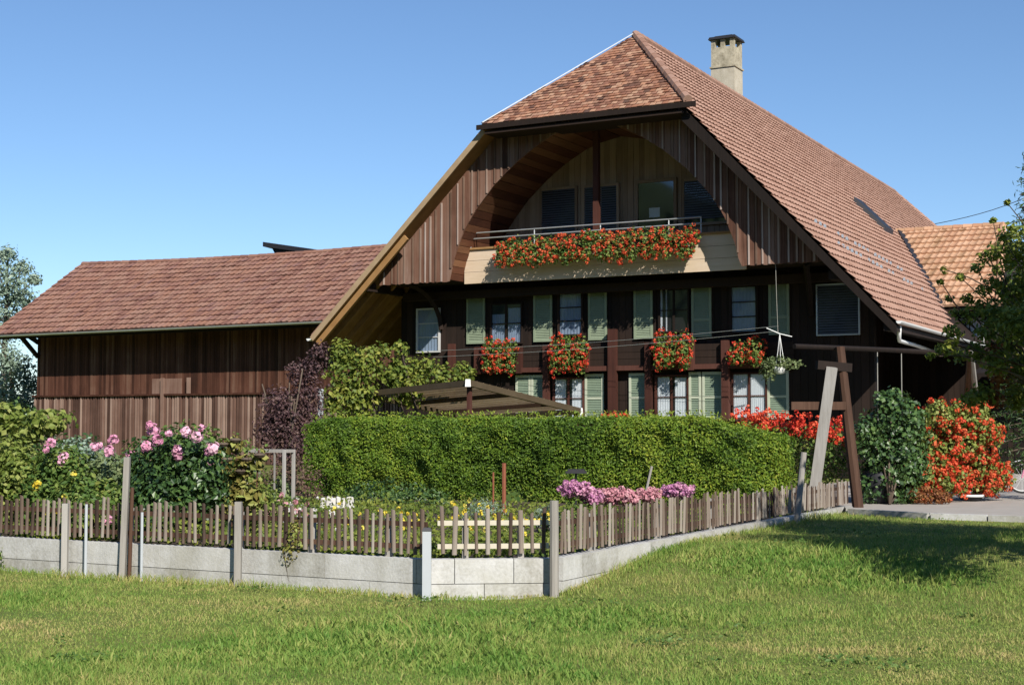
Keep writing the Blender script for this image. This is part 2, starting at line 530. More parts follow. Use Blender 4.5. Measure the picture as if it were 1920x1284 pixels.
def ell(es, n, shell=0.55, lump=0.18):
    """points and outward directions in a set of ellipsoids (cx, cy, cz, rx, ry, rz)"""
    es = np.asarray(es, float)
    w = (es[:, 3] * es[:, 4] * es[:, 5]) ** (2 / 3)
    idx = rng.choice(len(es), n, p=w / w.sum())
    d = rng.normal(size=(n, 3))
    d /= np.linalg.norm(d, axis=1)[:, None]
    q = shell + (1 - shell) * rng.random(n) ** 0.6
    q *= 1 + lump * (np.sin(d[:, 0] * 7 + idx) * np.cos(d[:, 2] * 6 + idx * 2) + rng.normal(size=n) * 0.35)
    p = es[idx, :3] + d * es[idx, 3:] * q[:, None]
    return p, d + rng.normal(size=(n, 3)) * 0.55 + np.array([0, 0, 0.35])


def smooth01(t):
    t = np.clip(t, 0, 1)
    return t * t * (3 - 2 * t)


def gz(x, y):
    """height of the meadow: flat in front of the garden, rising beside it to the yard"""
    x, y = np.asarray(x, float), np.asarray(y, float)
    h = 0.33 * smooth01((y + 25.2) / 5.0) * smooth01((x - 9.0) / 1.2)
    return h + 0.03 * np.sin(x * 0.9 + 1) * np.cos(y * 0.7) * smooth01((-y - 15) / 6)


# ------------------------------------------------------------------ setting: ground
g = MB()
xs = np.concatenate([[-900, -300, -120, -60], np.linspace(-40, 40, 161), [60, 120, 300, 900]])
ys = np.concatenate([[-900, -300, -120, -70], np.linspace(-50, 30, 161), [60, 120, 300, 900]])
X, Y = np.meshgrid(xs, ys)
Z = gz(X, Y) - 0.02
Z = np.where((X < 10.3) & (Y > -25.2), -0.05, Z)
nx = len(xs)
v = np.stack([X.ravel(), Y.ravel(), Z.ravel()], 1)
ii = np.arange((len(ys) - 1) * nx).reshape(-1, nx)[:, :-1].ravel()
g.add(v, np.stack([ii, ii + 1, ii + nx + 1, ii + nx], 1), 0.5)
tag(g.build('ground', MEADOW, smooth=True), kind='structure')

g = MB()
g.slab([(-30, -25.0, 0.36), (9.2, -25.12, 0.36), (10.3, -24.4, 0.36), (10.32, -12.3, 0.36), (9.8, -11.5, 0.36), (-30, -11.5, 0.36)], 0.3)
tag(g.build('garden_soil', SOIL), kind='structure')
g = MB()
g.slab([(7.0, 60, 0.37), (7.0, -11.5, 0.37), (9.8, -11.5, 0.37), (10.45, -12.3, 0.37), (10.7, -13.3, 0.37), (12.3, -14.0, 0.37), (30, -14.4, 0.37), (30, 60, 0.37)], 0.5)
tag(g.build('yard_paving', YARD), kind='structure')
g = MB()
g.slab([(-60, -11.5, 0.36), (7.0, -11.5, 0.36), (7.0, 60, 0.36), (-60, 60, 0.36)], 0.5)
tag(g.build('lawn', MEADOW), kind='structure')
g = MB()
pts = [(10.5, -12.75), (10.72, -13.42), (12.3, -14.12), (30, -14.52)]
for p, q in zip(pts[:-1], pts[1:]):
    L = math.hypot(q[0] - p[0], q[1] - p[1])
    k = max(1, int(L / 0.9))
    for i in range(k):
        a = np.array(p) + (np.array(q) - np.array(p)) * i / k
        c_ = np.array(p) + (np.array(q) - np.array(p)) * (i + 0.97) / k
        g.beam((a[0], a[1], 0.31), (c_[0], c_[1], 0.31), 0.14, 0.2)
tag(g.build('kerb', CON), kind='structure')

# unseen wooded hill added behind the camera to block low sky and darken panes
m, nt, b = newmat('sky_block_woods')
n1 = noise(nt, 0.35, detail=6, rough=0.75)
c = ramp(nt, [(0.012, 0.022, 0.008), (0.035, 0.06, 0.02), (0.07, 0.1, 0.03)], n1)
nt.links.new(c, b.inputs['Base Color'])
b.inputs['Roughness'].default_value = 1.0
rad_ = np.linspace(105, 260, 60)
ang = np.linspace(math.radians(175), math.radians(365), 260)
RR, AA = np.meshgrid(rad_, ang)
hh = 40 * smooth01((RR - 105) / 60) * (1 + 0.16 * np.sin(AA * 5 + 1) + 0.1 * np.sin(AA * 11)) + (1.6 * np.sin(AA * 190 + RR * 0.3) * np.cos(RR * 1.1 + AA * 40)) * smooth01((RR - 110) / 15)
g = MB()
v = np.stack([4 + RR * np.cos(AA), -14 + RR * np.sin(AA), hh - 1], 2).reshape(-1, 3)
ii = np.arange(259 * 60).reshape(259, 60)[:, :-1].ravel()
g.add(v, np.stack([ii, ii + 1, ii + 61, ii + 60], 1), 0.5)
tag(g.build('sky_block_hill', MATS['sky_block_woods']), kind='structure')

# grass blades over the meadow that the picture shows
N = 520000
dep = 8.2 + 25 * rng.random(N) ** 1.35
lat = (rng.random(N) * 2 - 1) * (dep * 0.43 + 0.5)
gp = CAM[:2] + dep[:, None] * F0[:2] + lat[:, None] * RV[:2]
inside_garden = ((gp[:, 0] < 9.2) & (gp[:, 1] > -25.27)) | ((gp[:, 0] < 10.47) & (gp[:, 1] > -24.4)) | \
    ((gp[:, 0] > 9.19) & (gp[:, 0] < 10.5) & (gp[:, 1] > -25.27 + (gp[:, 0] - 9.2) * 0.67))
in_yard = (gp[:, 1] > -13.6 - np.clip((gp[:, 0] - 10.7) * 0.4, 0, 0.75)) & (gp[:, 0] > 10.3)
gp = gp[~(inside_garden | in_yard)]
N = len(gp)


def vnoise(x, y, s, seed):
    r = np.random.default_rng(seed)
    t = np.zeros_like(x)
    for k in range(14):
        a = r.uniform(0, 6.28)
        f = s * r.uniform(0.5, 2.0)
        t += np.sin((x * math.cos(a) + y * math.sin(a)) * f + r.uniform(0, 6.28))
    return t / 14 ** 0.5


pn = vnoise(gp[:, 0], gp[:, 1], 1.1, 3)
pn2 = vnoise(gp[:, 0], gp[:, 1], 3.0, 5)
hgt = 0.036 * np.exp(rng.normal(size=N) * 0.35) * (1 + 0.3 * np.clip(pn2, -1, 2)) * (1 + 0.5 * np.clip(-pn, -0.6, 1.5))
wall_near = (np.abs(gp[:, 1] + 25.35) < 0.22) & (gp[:, 0] < 9.5) | (np.abs(gp[:, 0] - 10.6) < 0.2) & (gp[:, 1] > -24.5)
hgt = np.where(wall_near, hgt * 1.7 + 0.02, hgt)
rr = np.clip(0.4 + 0.13 * pn + 0.07 * pn2 + 0.17 * rng.normal(size=N), 0, 1)
base = np.stack([gp[:, 0], gp[:, 1], gz(gp[:, 0], gp[:, 1]) - 0.025], 1)
az = rng.random(N) * 2 * math.pi
wd = 0.0025 + 0.0032 * rng.random(N) + np.where(pn < -0.7, 0.004, 0)
side = np.stack([np.cos(az), np.sin(az), np.zeros(N)], 1) * wd[:, None]
la = rng.random(N) * 2 * math.pi
lean = np.stack([np.cos(la), np.sin(la), np.zeros(N)], 1) * (hgt * rng.uniform(0.15, 1.0, N))[:, None]
up = np.array([0, 0, 1.0]) * hgt[:, None]
v = np.stack([base - side, base + side, base + lean * 0.35 + up * 0.6 + side * 0.8, base + lean * 0.35 + up * 0.6 - side * 0.8, base + lean + up], 1).reshape(-1, 3)
k = np.arange(N) * 5
g = MB()
g.add(v, np.stack([k, k + 1, k + 2, k + 3], 1), np.repeat(rr, 5))
g.P.append(np.stack([k + 3, k + 2, k + 4], 1))
tag(g.build('grass', GRASS), 'short sunlit meadow grass with drier yellow patches', 'grass', kind='stuff')

# broad leaved weeds in dark patches among the grass
N = 60000
dep = 8.2 + 22 * rng.random(N) ** 1.3
lat = (rng.random(N) * 2 - 1) * (dep * 0.37 + 0.3)
wp = CAM[:2] + dep[:, None] * F0[:2] + lat[:, None] * RV[:2]
pw = vnoise(wp[:, 0], wp[:, 1], 1.7, 61) + 0.6 * vnoise(wp[:, 0], wp[:, 1], 4.5, 62)
okw = (pw > 1.4) & (rng.random(N) < 0.7) & ~((wp[:, 1] > -25.4) & (wp[:, 0] < 10.6)) & ~((wp[:, 1] > -14.6))
wp = wp[okw]
mb = MB()
mb.leaves(np.stack([wp[:, 0], wp[:, 1], gz(wp[:, 0], wp[:, 1]) + 0.02 + 0.025 * rng.random(len(wp))], 1), rng.normal(size=(len(wp), 3)) * 0.5 + (0, 0, 1), 0.045, 0.7)
tag(mb.build('clover', L_CLOVER), 'darker patches of clover and weeds in the meadow grass', 'clover', kind='stuff')

# ------------------------------------------------------------------ garden wall
gw = thing('garden_wall', 'low pale concrete block wall below the picket fence', 'wall', (4, -25.15, 0))


def wall_run(mb, p, q, z0, z1, th, bl, seed):
    """two courses of blocks with open joints between them"""
    p, q = np.array(p), np.array(q)
    L = np.linalg.norm(q - p)
    u = (q - p) / L
    a = math.atan2(u[1], u[0])
    cz = [(z0, z0 + (z1 - z0) * 0.47), (z0 + (z1 - z0) * 0.47 + 0.008, z1)]
    for j, (a0, a1) in enumerate(cz):
        s = -bl * 0.5 * j
        while s < L:
            e = min(L, s + bl - 0.008)
            b0 = max(0.0, s)
            if e - b0 > 0.05:
                m_ = p + u * (b0 + e) / 2
                mb.box((m_[0], m_[1], (a0 + a1) / 2), (e - b0, th + rng.uniform(-0.006, 0.006), a1 - a0), a)
            s += bl
    return mb


g = MB()
wall_run(g, (-9.0, -25.08), (9.22, -25.18), -0.12, 0.4, 0.16, 1.25, 1)
wall_run(g, (9.2, -25.2), (10.36, -24.42), -0.12, 0.4, 0.16, 0.66, 2)
wall_run(g, (10.4, -24.32), (10.4, -12.5), -0.1, 0.4, 0.16, 1.0, 3)
g.build('wall_blocks', CON, gw)

# ------------------------------------------------------------------ picket fences
def picket_mesh(i):
    mb = MB()
    h = 0.475 + 0.03 * math.sin(i * 2.3)
    w = 0.05 + 0.006 * math.cos(i * 1.7)
    k = 7
    ang = np.linspace(0, math.pi, k)
    prof = [(-w / 2 * math.cos(a), -w * 0.42 * math.sin(a)) for a in ang]
    lo = [(x, y, 0) for x, y in prof]
    sl = 0.012 * math.sin(i * 4.1)
    hi = [(x, y, h + sl * x * 30 - (0.012 if j in (0, k - 1) else 0)) for j, (x, y) in enumerate(prof)]
    v = lo + hi
    f = [[j, j + 1, j + 1 + k, j + k] for j in range(k - 1)] + [[k - 1, 0, k, 2 * k - 1], list(range(k, 2 * k)), list(range(k))[::-1]]
    mb.add(v, f, 0.5)
    o = mb.build('picket', PK)
    me = o.data
    bpy.data.objects.remove(o)
    return me


PICK = [picket_mesh(i) for i in range(6)]


def fence(label, p, q, n, railmat, group='picket fences round the garden', z=0.4, hs=1.0, postn=3):
    p, q = np.array(p), np.array(q)
    u = (q - p) / np.linalg.norm(q - p)
    nrm = np.array([u[1], -u[0]])
    a = math.atan2(u[1], u[0])
    root = thing('picket_fence', label, 'fence', (p[0], p[1], z), group)
    for zz in (0.13, 0.38):
        mb = MB()
        mb.beam((p[0], p[1], z + zz * hs), (q[0], q[1], z + zz * hs), 0.035, 0.055)
        mb.build('rail', railmat, root)
    for i in range(postn):
        c_ = p + (q - p) * (i + 0.5) / postn - nrm * 0.05
        mb = MB()
        mb.box((c_[0], c_[1], z + 0.2), (0.07, 0.07, 0.48), a)
        mb.build('fence_post', GY, root)
    for i in range(n):
        c_ = p + (q - p) * (i + 0.5) / n + nrm * 0.019
        o = bpy.data.objects.new('picket', PICK[random.randrange(6)])
        COL.objects.link(o)
        o.parent = root
        o.location = (c_[0] - p[0], c_[1] - p[1], 0.045 + random.uniform(-0.014, 0.014))
        o.rotation_euler = (random.uniform(-0.03, 0.03), random.uniform(-0.035, 0.035), a + random.uniform(-0.15, 0.15))
        o.scale = (random.uniform(0.8, 1.15), 1, hs * random.uniform(0.93, 1.06))
    return root


fence('long run of grey brown pickets in front of the pink rose bushes', (-1.2, -25.1), (5.9, -25.13), 74, BP)
fence('weathered picket run on the wall between the grey wooden post and the white corner post', (5.95, -25.13), (9.2, -25.16), 34, BP)
fence('short stretch of wider spaced brown pickets with cream rails at the corner', (9.3, -25.1), (10.34, -24.4), 10, WHITEBOARD, hs=1.04, postn=2)
fence('picket run along the grass slope between thick grey post and lilac asters', (10.4, -24.3), (10.4, -18.3), 60, BP)
fence('far picket run on the grass slope leading up to the swing frame', (10.4, -18.25), (10.4, -12.5), 60, BP, hs=0.9)


# posts standing free in the grass before the wall
def post(name, label, p, h, w, mat, cat='post', lean=(0, 0), cap=None, d=None):
    x, y = p
    z = float(gz(x, y)) - 0.06
    root = thing(name, label, cat, (x, y, z))
    mb = MB()
    k = 10
    t = np.linspace(0, 1, 5)
    if d:  # round
        mb.tube([(x + lean[0] * s, y + lean[1] * s, z + (h + 0.06) * s) for s in t], [w / 2 * (1 - 0.06 * s) for s in t], k)
    else:
        mb.beam((x, y, z), (x + lean[0], y + lean[1], z + h + 0.06), w, w, up=(RV[0], RV[1], 0))
    mb.build('shaft', mat, root)
    if cap:
        mb = MB()
        mb.box((x + lean[0], y + lean[1], z + h + 0.07), (w * 1.15, w * 1.15, 0.035), YAW, taper=0.7)
        mb.build('cap', cap, root)
    return root


Yp = -25.36


def onto(u, y=Yp, v=1075):
    p = at(u, v, y=y)
    return (p[0], p[1])


post('fence_post', 'stout grey square post left of the thin white pole', onto(121), 0.9, 0.075, GY)
post('thin_pole', 'thin white metal pole nearest the single low pink rose', onto(160), 0.9, 0.04, WP, 'pole', d=1)
post('tall_stake', 'tallest weathered grey stake rising in front of the rose bush', onto(229), 1.5, 0.072, GY, 'stake', lean=(0.06, 0.0))
post('brown_stake', 'brown stake touching the tallest grey stake', (onto(236)[0], -25.3), 1.12, 0.05, BP, 'stake', lean=(0.03, 0), d=1)
post('thin_pole', 'thin white pole right of the tallest stake', onto(265), 0.82, 0.036, WP, 'pole', d=1)
post('fence_post', 'grey wooden post below the withered sunflowers', onto(446), 0.97, 0.08, GY)
post('corner_post', 'white plastic post at the corner of the concrete wall', (9.36, -25.42), 0.74, 0.095, WP, cap=DM)
post('thick_post', 'thick round grey post beside the lilac aster', (10.52, -24.62), 1.04, 0.105, GY, d=1)
post('leaning_post', 'grey post with dark clips beside the swing frame leg', (10.62, -16.2), 1.12, 0.1, GY, lean=(0.12, 0.05), d=1)

# ------------------------------------------------------------------ farmhouse
HX = -0.55
ZR = 14.2
SR, SL = 1.075, 0.96
XE, XW = 8.45, -10.38
YV, YB = -0.65, 39.5


def zr(x):
    return np.where(np.asarray(x) > HX, ZR - SR * (np.asarray(x) - HX), ZR - SL * (HX - np.asarray(x)))


def sag(x, y):
    """the old ridge sinks a little towards the far end"""
    t = np.clip((y - 3) / 30, 0, 1.1)
    w = np.clip(1 - np.abs(np.asarray(x) - HX) / 9, 0, 1)
    return -0.38 * t * w


house = thing('farmhouse', 'large timber farmhouse with broad half hipped tiled roof and arched gable', 'farmhouse', (-0.7, 1.9, 0.38))
YH, ZHIP = -0.9, 10.98      # lower edge of the hip
XHR, XHL = HX + (ZR - ZHIP) / SR, HX - (ZR - ZHIP) / SL
YPK = 3.0                   # ridge starts here

deck = MB()
rp = [(XE, YV), (XHR, YV), (XHR, YH), (HX, YPK), (HX, 36.0), (3.0, YB), (XE, YB)]
lp = [(XW, YV), (XW, YB), (-4.0, YB), (HX, 36.0), (HX, YPK), (XHL, YH), (XHL, YV)]
deck.slab([(x, y, float(zr(x) + sag(x, y)) - 0.05) for x, y in lp], 0.14)
deck.slab([(XHL - 0.05, YH, ZHIP - 0.05), (XHR + 0.42, YH, ZHIP - 0.05), (HX, YPK, ZR - 0.05)], 0.1)
roof = deck.build('roof', GW, house)
mb = MB()
mb.slab([(x, y, float(zr(x) + sag(x, y)) - 0.05) for x, y in rp], 0.14)
mb.build('roof_deck', DW, roof)


def tile_field(mb, O, U, V, lu, lv, w, h, keep, lift=0.04, prof='pan', rows=None, jit=0.004, zfun=None):
    """courses of single tiles: U along the eave, V up the slope"""
    O, U, V = np.array(O, float), np.array(U, float), np.array(V, float)
    Nn = np.cross(U, V)
    nu, nv = int(math.ceil(lu / w)), int(math.ceil(lv / h))
    J, I = np.meshgrid(np.arange(nv), np.arange(nu), indexing='ij')
    J, I = J.ravel(), I.ravel()
    off = np.where(J % 2 == 1, 0.5, 0.0) if prof == 'flat' else 0.0
    a0 = (I + off) * w
    b0 = J * h
    ctr = O + np.outer(a0 + w / 2, U) + np.outer(b0 + h / 2, V)
    ok = keep(ctr)
    a0, b0 = a0[ok], b0[ok]
    n = len(a0)
    if prof == 'pan':
        px = np.array([0, 0.22, 0.5, 0.72, 0.86, 1.0])
        pz = np.array([0.018, 0.0, 0.0, 0.018, 0.03, 0.018])
    else:
        px = np.array([0.03, 0.5, 0.97])
        pz = np.array([0.0, 0.003, 0.0])
    k = len(px)
    r = rng.random(n)
    lj = lift + rng.normal(size=n) * jit
    A = a0[:, None] + px[None] * w
    lowb = b0 - h * 0.12 + rng.normal(size=n) * jit
    hib = b0 + h * 1.02
    P = lambda a, b_, z: O + a[..., None] * U + b_[..., None] * V + z[..., None] * Nn
    lo = P(A, np.repeat(lowb[:, None], k, 1), lj[:, None] + pz[None])
    lo2 = P(A, np.repeat(lowb[:, None], k, 1), np.repeat((lj - lift * 0.9)[:, None], k, 1))
    hi = P(A, np.repeat(hib[:, None], k, 1), 0.006 + 0 * lj[:, None] + pz[None])
    v = np.concatenate([lo2, lo, hi], 1)
    if zfun is not None:
        v[..., 2] += zfun(v[..., 0], v[..., 1])
    bs = (np.arange(n) * 3 * k)[:, None, None]
    f = np.array([[row * k + j, row * k + j + 1, (row + 1) * k + j + 1, (row + 1) * k + j] for row in (0, 1) for j in range(k - 1)])[None]
    mb.add(v.reshape(-1, 3), (f + bs).reshape(-1, 4), np.repeat(r, 3 * k))
    return mb


# right slope
dR = math.hypot(1, SR)
Vr = np.array([-1, 0, SR]) / dR
WX, WZ = (3.9, 18.5), None   # wing ridge meets the main roof here


def keep_right(p):
    x, y = p[:, 0], p[:, 1]
    front = np.where(x > XHR, YV - 0.03, YH + (XHR - x) / (XHR - HX) * (YPK - YH) + 0.05)
    back = np.where(x > 3.0, YB, 36.0 + (x - HX) / (3.0 - HX) * (YB - 36.0))
    # inside the wing valley
    wing = (y > 10.7 + (6.95 - x) * 2.55) & (y < 27 + (x - 6.9) * 0) & (x > 3.9)
    return (x > HX) & (y > front) & (y < back) & ~wing


mb = MB()
tile_field(mb, (XE, YV - 0.03, float(zr(XE))), (0, 1, 0), Vr, YB + 0.5, (XE - HX) * dR, 0.27, 0.335, keep_right, 0.066, zfun=sag)
mb.build('roof_tiles', RT, roof)
# hip
hl = math.hypot(YPK - YH, ZR - ZHIP)
Vh = np.array([0, YPK - YH, ZR - ZHIP]) / hl


def keep_hip(p):
    t = (p[:, 1] - YH) / (YPK - YH)
    return (p[:, 0] > XHL - 0.08 + t * (HX - XHL + 0.08)) & (p[:, 0] < XHR + 0.42 + t * (HX - XHR - 0.42)) & (t < 1)


mb = MB()
tile_field(mb, (XHL - 0.6, YH, ZHIP), (1, 0, 0), Vh, XHR - XHL + 1.4, hl, 0.19, 0.175, keep_hip, 0.03, prof='flat', jit=0.008)
mb.build('hip_tiles', HT, roof)
# left slope, seen only edge on
mb = MB()
mb.slab([(x - (0.05 if x < -10 else 0), y, float(zr(x) + sag(x, y)) + 0.03) for x, y in lp], 0.07)
mb.build('left_roof_tiles', RT, roof)


def caps(mb, p, q, r0=0.13, step=0.36):
    p, q = np.array(p, float), np.array(q, float)
    L = np.linalg.norm(q - p)
    d = (q - p) / L
    n = max(1, int(L / step))
    for i in range(n):
        a, c_ = p + d * L * i / n, p + d * L * (i + 1.12) / n
        mb.tube([a, (a + c_) / 2, c_], [r0 * 1.08, r0, r0 * 0.92], 8)


mb = MB()
yy = np.linspace(YPK, 36, 8)
for a, c_ in zip(yy[:-1], yy[1:]):
    caps(mb, (HX, a, ZR + 0.02 + float(sag(HX, a))), (HX, c_, ZR + 0.02 + float(sag(HX, c_))))
caps(mb, (XHR + 0.3, YH, ZHIP + 0.05), (HX, YPK, ZR + 0.03))
caps(mb, (HX, 36, ZR + float(sag(HX, 36))), (3.0, YB, float(zr(3.0) + sag(3.0, YB)) + 0.03))
mb.build('ridge_tiles', RT, roof)
mb = MB()
mb.beam((XHL - 0.02, YH - 0.01, ZHIP + 0.05), (HX - 0.02, YPK - 0.05, ZR + 0.07), 0.09, 0.03)
mb.build('hip_flashing', ZN, roof)
mb = MB()
mb.bb(XHL - 0.2, YH - 0.05, ZHIP - 0.17, XHR + 0.55, YH - 0.005, ZHIP - 0.02)
mb.build('hip_fascia', DW, roof)
mb = MB()
mb.bb(XHL + 0.05, YH + 0.03, ZHIP - 0.3, XHR + 0.1, 0.3, ZHIP - 0.22)
mb.build('hip_soffit', DW, roof)
# snow guards, skylight
mb = MB()
mb.box((0, 0, 0.05), (0.04, 0.2, 0.1), taper=0.7)
mb.box((-0.12, 0, 0.01), (0.24, 0.05, 0.02))
sg0 = mb.build('snow_guard', ZN, roof, loc=(0, 0, 0))
sg0.data.transform(Matrix.Translation(-Vector([float(q) for q in (np.zeros(3) - worldloc(roof))])))
sg_n = 0
for row, x0 in enumerate((5.6, 6.2)):
    for i in range(22):
        y = 1.8 + i * 0.34 + row * 0.17
        x = x0 + 0.1 * (y - 2)
        if y > 9.3:
            continue
        o = sg0 if sg_n == 0 else sg0.copy()
        if sg_n:
            COL.objects.link(o)
        if rng.random() < 0.3 and sg_n:
            COL.objects.unlink(o)
            continue
        sg_n += 1
        wl = worldloc(roof)
        o.location = (x - wl[0], y - wl[1], float(zr(x)) + 0.07 - wl[2])
mb = MB()
c0, c1 = 3.2, 4.25
mb.add([(c0, 14.6, float(zr(c0)) + .2), (c1, 15.0, float(zr(c1)) + .2), (c1, 16.2, float(zr(c1)) + .2), (c0, 15.7, float(zr(c0)) + .2),
        (c0, 14.6, float(zr(c0)) - .1), (c1, 15.0, float(zr(c1)) - .1), (c1, 16.2, float(zr(c1)) - .1), (c0, 15.7, float(zr(c0)) - .1)],
       [[0, 1, 2, 3], [4, 5, 1, 0], [5, 6, 2, 1], [6, 7, 3, 2], [7, 4, 0, 3]])
mb.build('skylight', DM, roof)

# verge boards
mb = MB()
for x0, x1 in ((XHR + 0.02, XE),):
    mb.add([(x0, YV - 0.03, float(zr(x0)) - 0.04), (x1, YV - 0.03, float(zr(x1)) - 0.04), (x1, YV - 0.03, float(zr(x1)) - 0.3), (x0, YV - 0.03, float(zr(x0)) - 0.45),
            (x0, YV + 0.02, float(zr(x0)) - 0.04), (x1, YV + 0.02, float(zr(x1)) - 0.04), (x1, YV + 0.02, float(zr(x1)) - 0.3), (x0, YV + 0.02, float(zr(x0)) - 0.45)],
           [[3, 2, 1, 0], [4, 5, 6, 7], [0, 1, 5, 4], [1, 2, 6, 5], [2, 3, 7, 6], [3, 0, 4, 7]])
mb.build('verge_board', DW, house)
mb = MB()
mb.beam((XHL - 0.05, YV - 0.03, float(zr(XHL)) - 0.12), (XW, YV - 0.03, float(zr(XW)) - 0.12), 0.05, 0.17)
mb.build('bargeboard', BG, house)
mb = MB()
mb.beam((-6.9, YV + 0.17, float(zr(-6.9)) - 0.34), (XW + 0.1, YV + 0.17, float(zr(XW + 0.1)) - 0.34), 0.09, 0.2)
mb.build('bargeboard', GW, house)
for i in range(4):
    mb = MB()
    y = YV + 0.75 + i * 0.85
    mb.beam((-7.0, y, float(zr(-7.0)) - 0.32), (XW + 0.1, y, float(zr(XW + 0.1)) - 0.32), 0.12, 0.17)
    mb.build('rafter', GW, house)

# gable boarding with the arch cut out of it
AC = -0.83
AT = np.array([(6.36, 4.77), (7.0, 4.62), (7.8, 4.3), (8.43, 3.9), (9.2, 3.22), (9.85, 2.45), (10.25, 1.85), (10.6, 1.2), (10.85, 0.5), (10.9, 0.0)])


def arch_z(x):
    return np.interp(-abs(x - AC), -AT[:, 1], AT[:, 0])


mb = MB()
x = -8.2
while x < 6.6:
    w = random.uniform(0.15, 0.23)
    x1 = min(x + w - 0.008, 6.62)
    sx = [x, (x + x1) / 2, x1]
    y0 = -0.02 - random.uniform(0, 0.012)
    bot = []
    for s in sx:
        bot.append(arch_z(s) if abs(s - AC) < 4.77 else 6.36 - 0.03 * abs(math.sin(s * 9)))
    top = [min(float(zr(s)) - 0.2, 11.15) for s in sx]
    if top[0] > bot[0] and top[2] > bot[2]:
        mb.prism([(sx[0], bot[0]), (sx[1], bot[1]), (sx[2], bot[2]), (sx[2], top[2]), (sx[1], max(top)), (sx[0], top[0])], y0, 0.02)
    x += w
mb.build('gable_boarding', WB, house)
mb = MB()
x = -8.05
while x < 6.5:
    w = random.uniform(0.035, 0.06)
    bot = max(arch_z(s) if abs(s - AC) < 4.77 else 6.35 for s in (x, x + w)) + random.uniform(0.0, 0.02)
    top = min(float(zr(x)), float(zr(x + w))) - 0.24
    top = min(top, 11.1)
    if top > bot + 0.05:
        mb = MB()
        mb.bb(x, -0.058, bot, x + w, -0.033, top)
        mb.build('batten', BTN, house)
    x += random.uniform(0.17, 0.34)

# vault of boards behind the arch
zs = np.concatenate([np.linspace(6.4, 9.6, 16), np.linspace(9.75, 10.9, 9)])
hw = np.interp(zs, AT[:, 0], AT[:, 1])
arc = [(AC - h, z) for h, z in zip(hw, zs)] + [(AC + h, z) for h, z in zip(hw[::-1][1:], zs[::-1][1:])]
mb = MB()
for (xa, za), (xb, zb) in zip(arc[:-1], arc[1:]):
    d = np.array([xb - xa, zb - za])
    n_ = np.array([-d[1], d[0]]) / np.linalg.norm(d) * 0.03
    e = d * 0.03
    j = random.uniform(0, 0.012)
    q = [(xa + e[0] + n_[0] * j * 30, za + e[1] + n_[1] * j * 30), (xb - e[0] + n_[0] * j * 30, zb - e[1] + n_[1] * j * 30), (xb - e[0] + n_[0] * 2, zb - e[1] + n_[1] * 2), (xa + e[0] + n_[0] * 2, za + e[1] + n_[1] * 2)]
    mb.prism(q, 0.03, 2.48)
mb.build('arch_soffit', SW, house)

# walls
mb = MB()
x = -8.6
while x < 7.2:
    w = random.uniform(0.18, 0.26)
    mb.bb(x, 1.9 - random.uniform(0, 0.012), 0.38, min(7.2, x + w - 0.008), 2.0, min(6.4, float(zr(x + w)) - 0.22))
    x += w
mb.build('front_wall', DW, house)
mb = MB()
x = -7.6
while x < 6.0:
    w = random.uniform(0.17, 0.24)
    xm = x + w / 2
    mb.bb(x, 2.5 - random.uniform(0, 0.012), 6.47, x + w - 0.008, 2.6, min(10.95, float(zr(xm)) - 0.45))
    x += w
mb.build('loggia_wall', LW, house)
mb = MB()
y = 2.05
while y < 39:
    mb.bb(5.0, y, 0.38, 5.1, y + 0.24, float(zr(5.1)) - 0.3)
    y += 0.25
mb.bb(5.1, 2.02, 0.38, 7.2, 2.12, 5.6)
mb.build('side_wall', DW, house)
mb = MB()
y = 2.05
while y < 39:
    mb.bb(-8.6, y, 0.38, -8.5, y + 0.245, float(zr(-8.6)) - 0.25)
    y += 0.25
mb.build('side_wall', DW, house)
mb = MB()
mb.prism([(-8.4, 6.2), (7.0, 6.2), (HX + 1.2, 12.6), (HX - 1.2, 12.6)], 38.8, 39.0)
mb.bb(-8.5, 38.8, 0.38, 7.0, 39.0, 6.2)
mb.build('back_wall', DW, house)
# floor of the loggia, its underside shades the windows below
mb = MB()
y = 0.03
while y < 2.4:
    if y > 0.86:
        mb.bb(-8.1, y, 6.4, 6.5, min(2.48, y + 0.2), 6.46)
    else:
        mb.bb(-8.1, y, 6.4, -5.62, y + 0.2, 6.46)
        mb.bb(3.98, y, 6.4, 6.5, y + 0.2, 6.46)
    y += 0.21
mb.build('loggia_floor', DW, house)

bal = MB()
for z0, z1 in ((6.33, 6.69), (6.7, 7.05), (7.06, 7.4)):
    bal.bb(-5.52, 0.78, z0, 3.83, 0.84, z1)
balcony = bal.build('balcony', PW, house)
mb = MB()
mb.bb(-5.5, 0.72, 7.4, 3.75, 0.9, 7.46)
mb.build('balcony_cap', GW, balcony)
rl = MB()
for z in (7.74, 7.92):
    rl.tube([(-5.28, 0.74, z), (-1, 0.74, z), (2.5, 0.74, z)], 0.022, 6)
for x in (-5.27, -3.0, -0.75, 1.47, 2.48):
    rl.tube([(x, 0.75, 7.42), (x, 0.75, 7.92)], 0.02, 6)
rl.build('railing', ZN, balcony)
mb = MB()
mb.bb(-1.08, 0.92, 7.46, -0.9, 1.08, 10.9)
mb.build('loggia_post', RW, house)


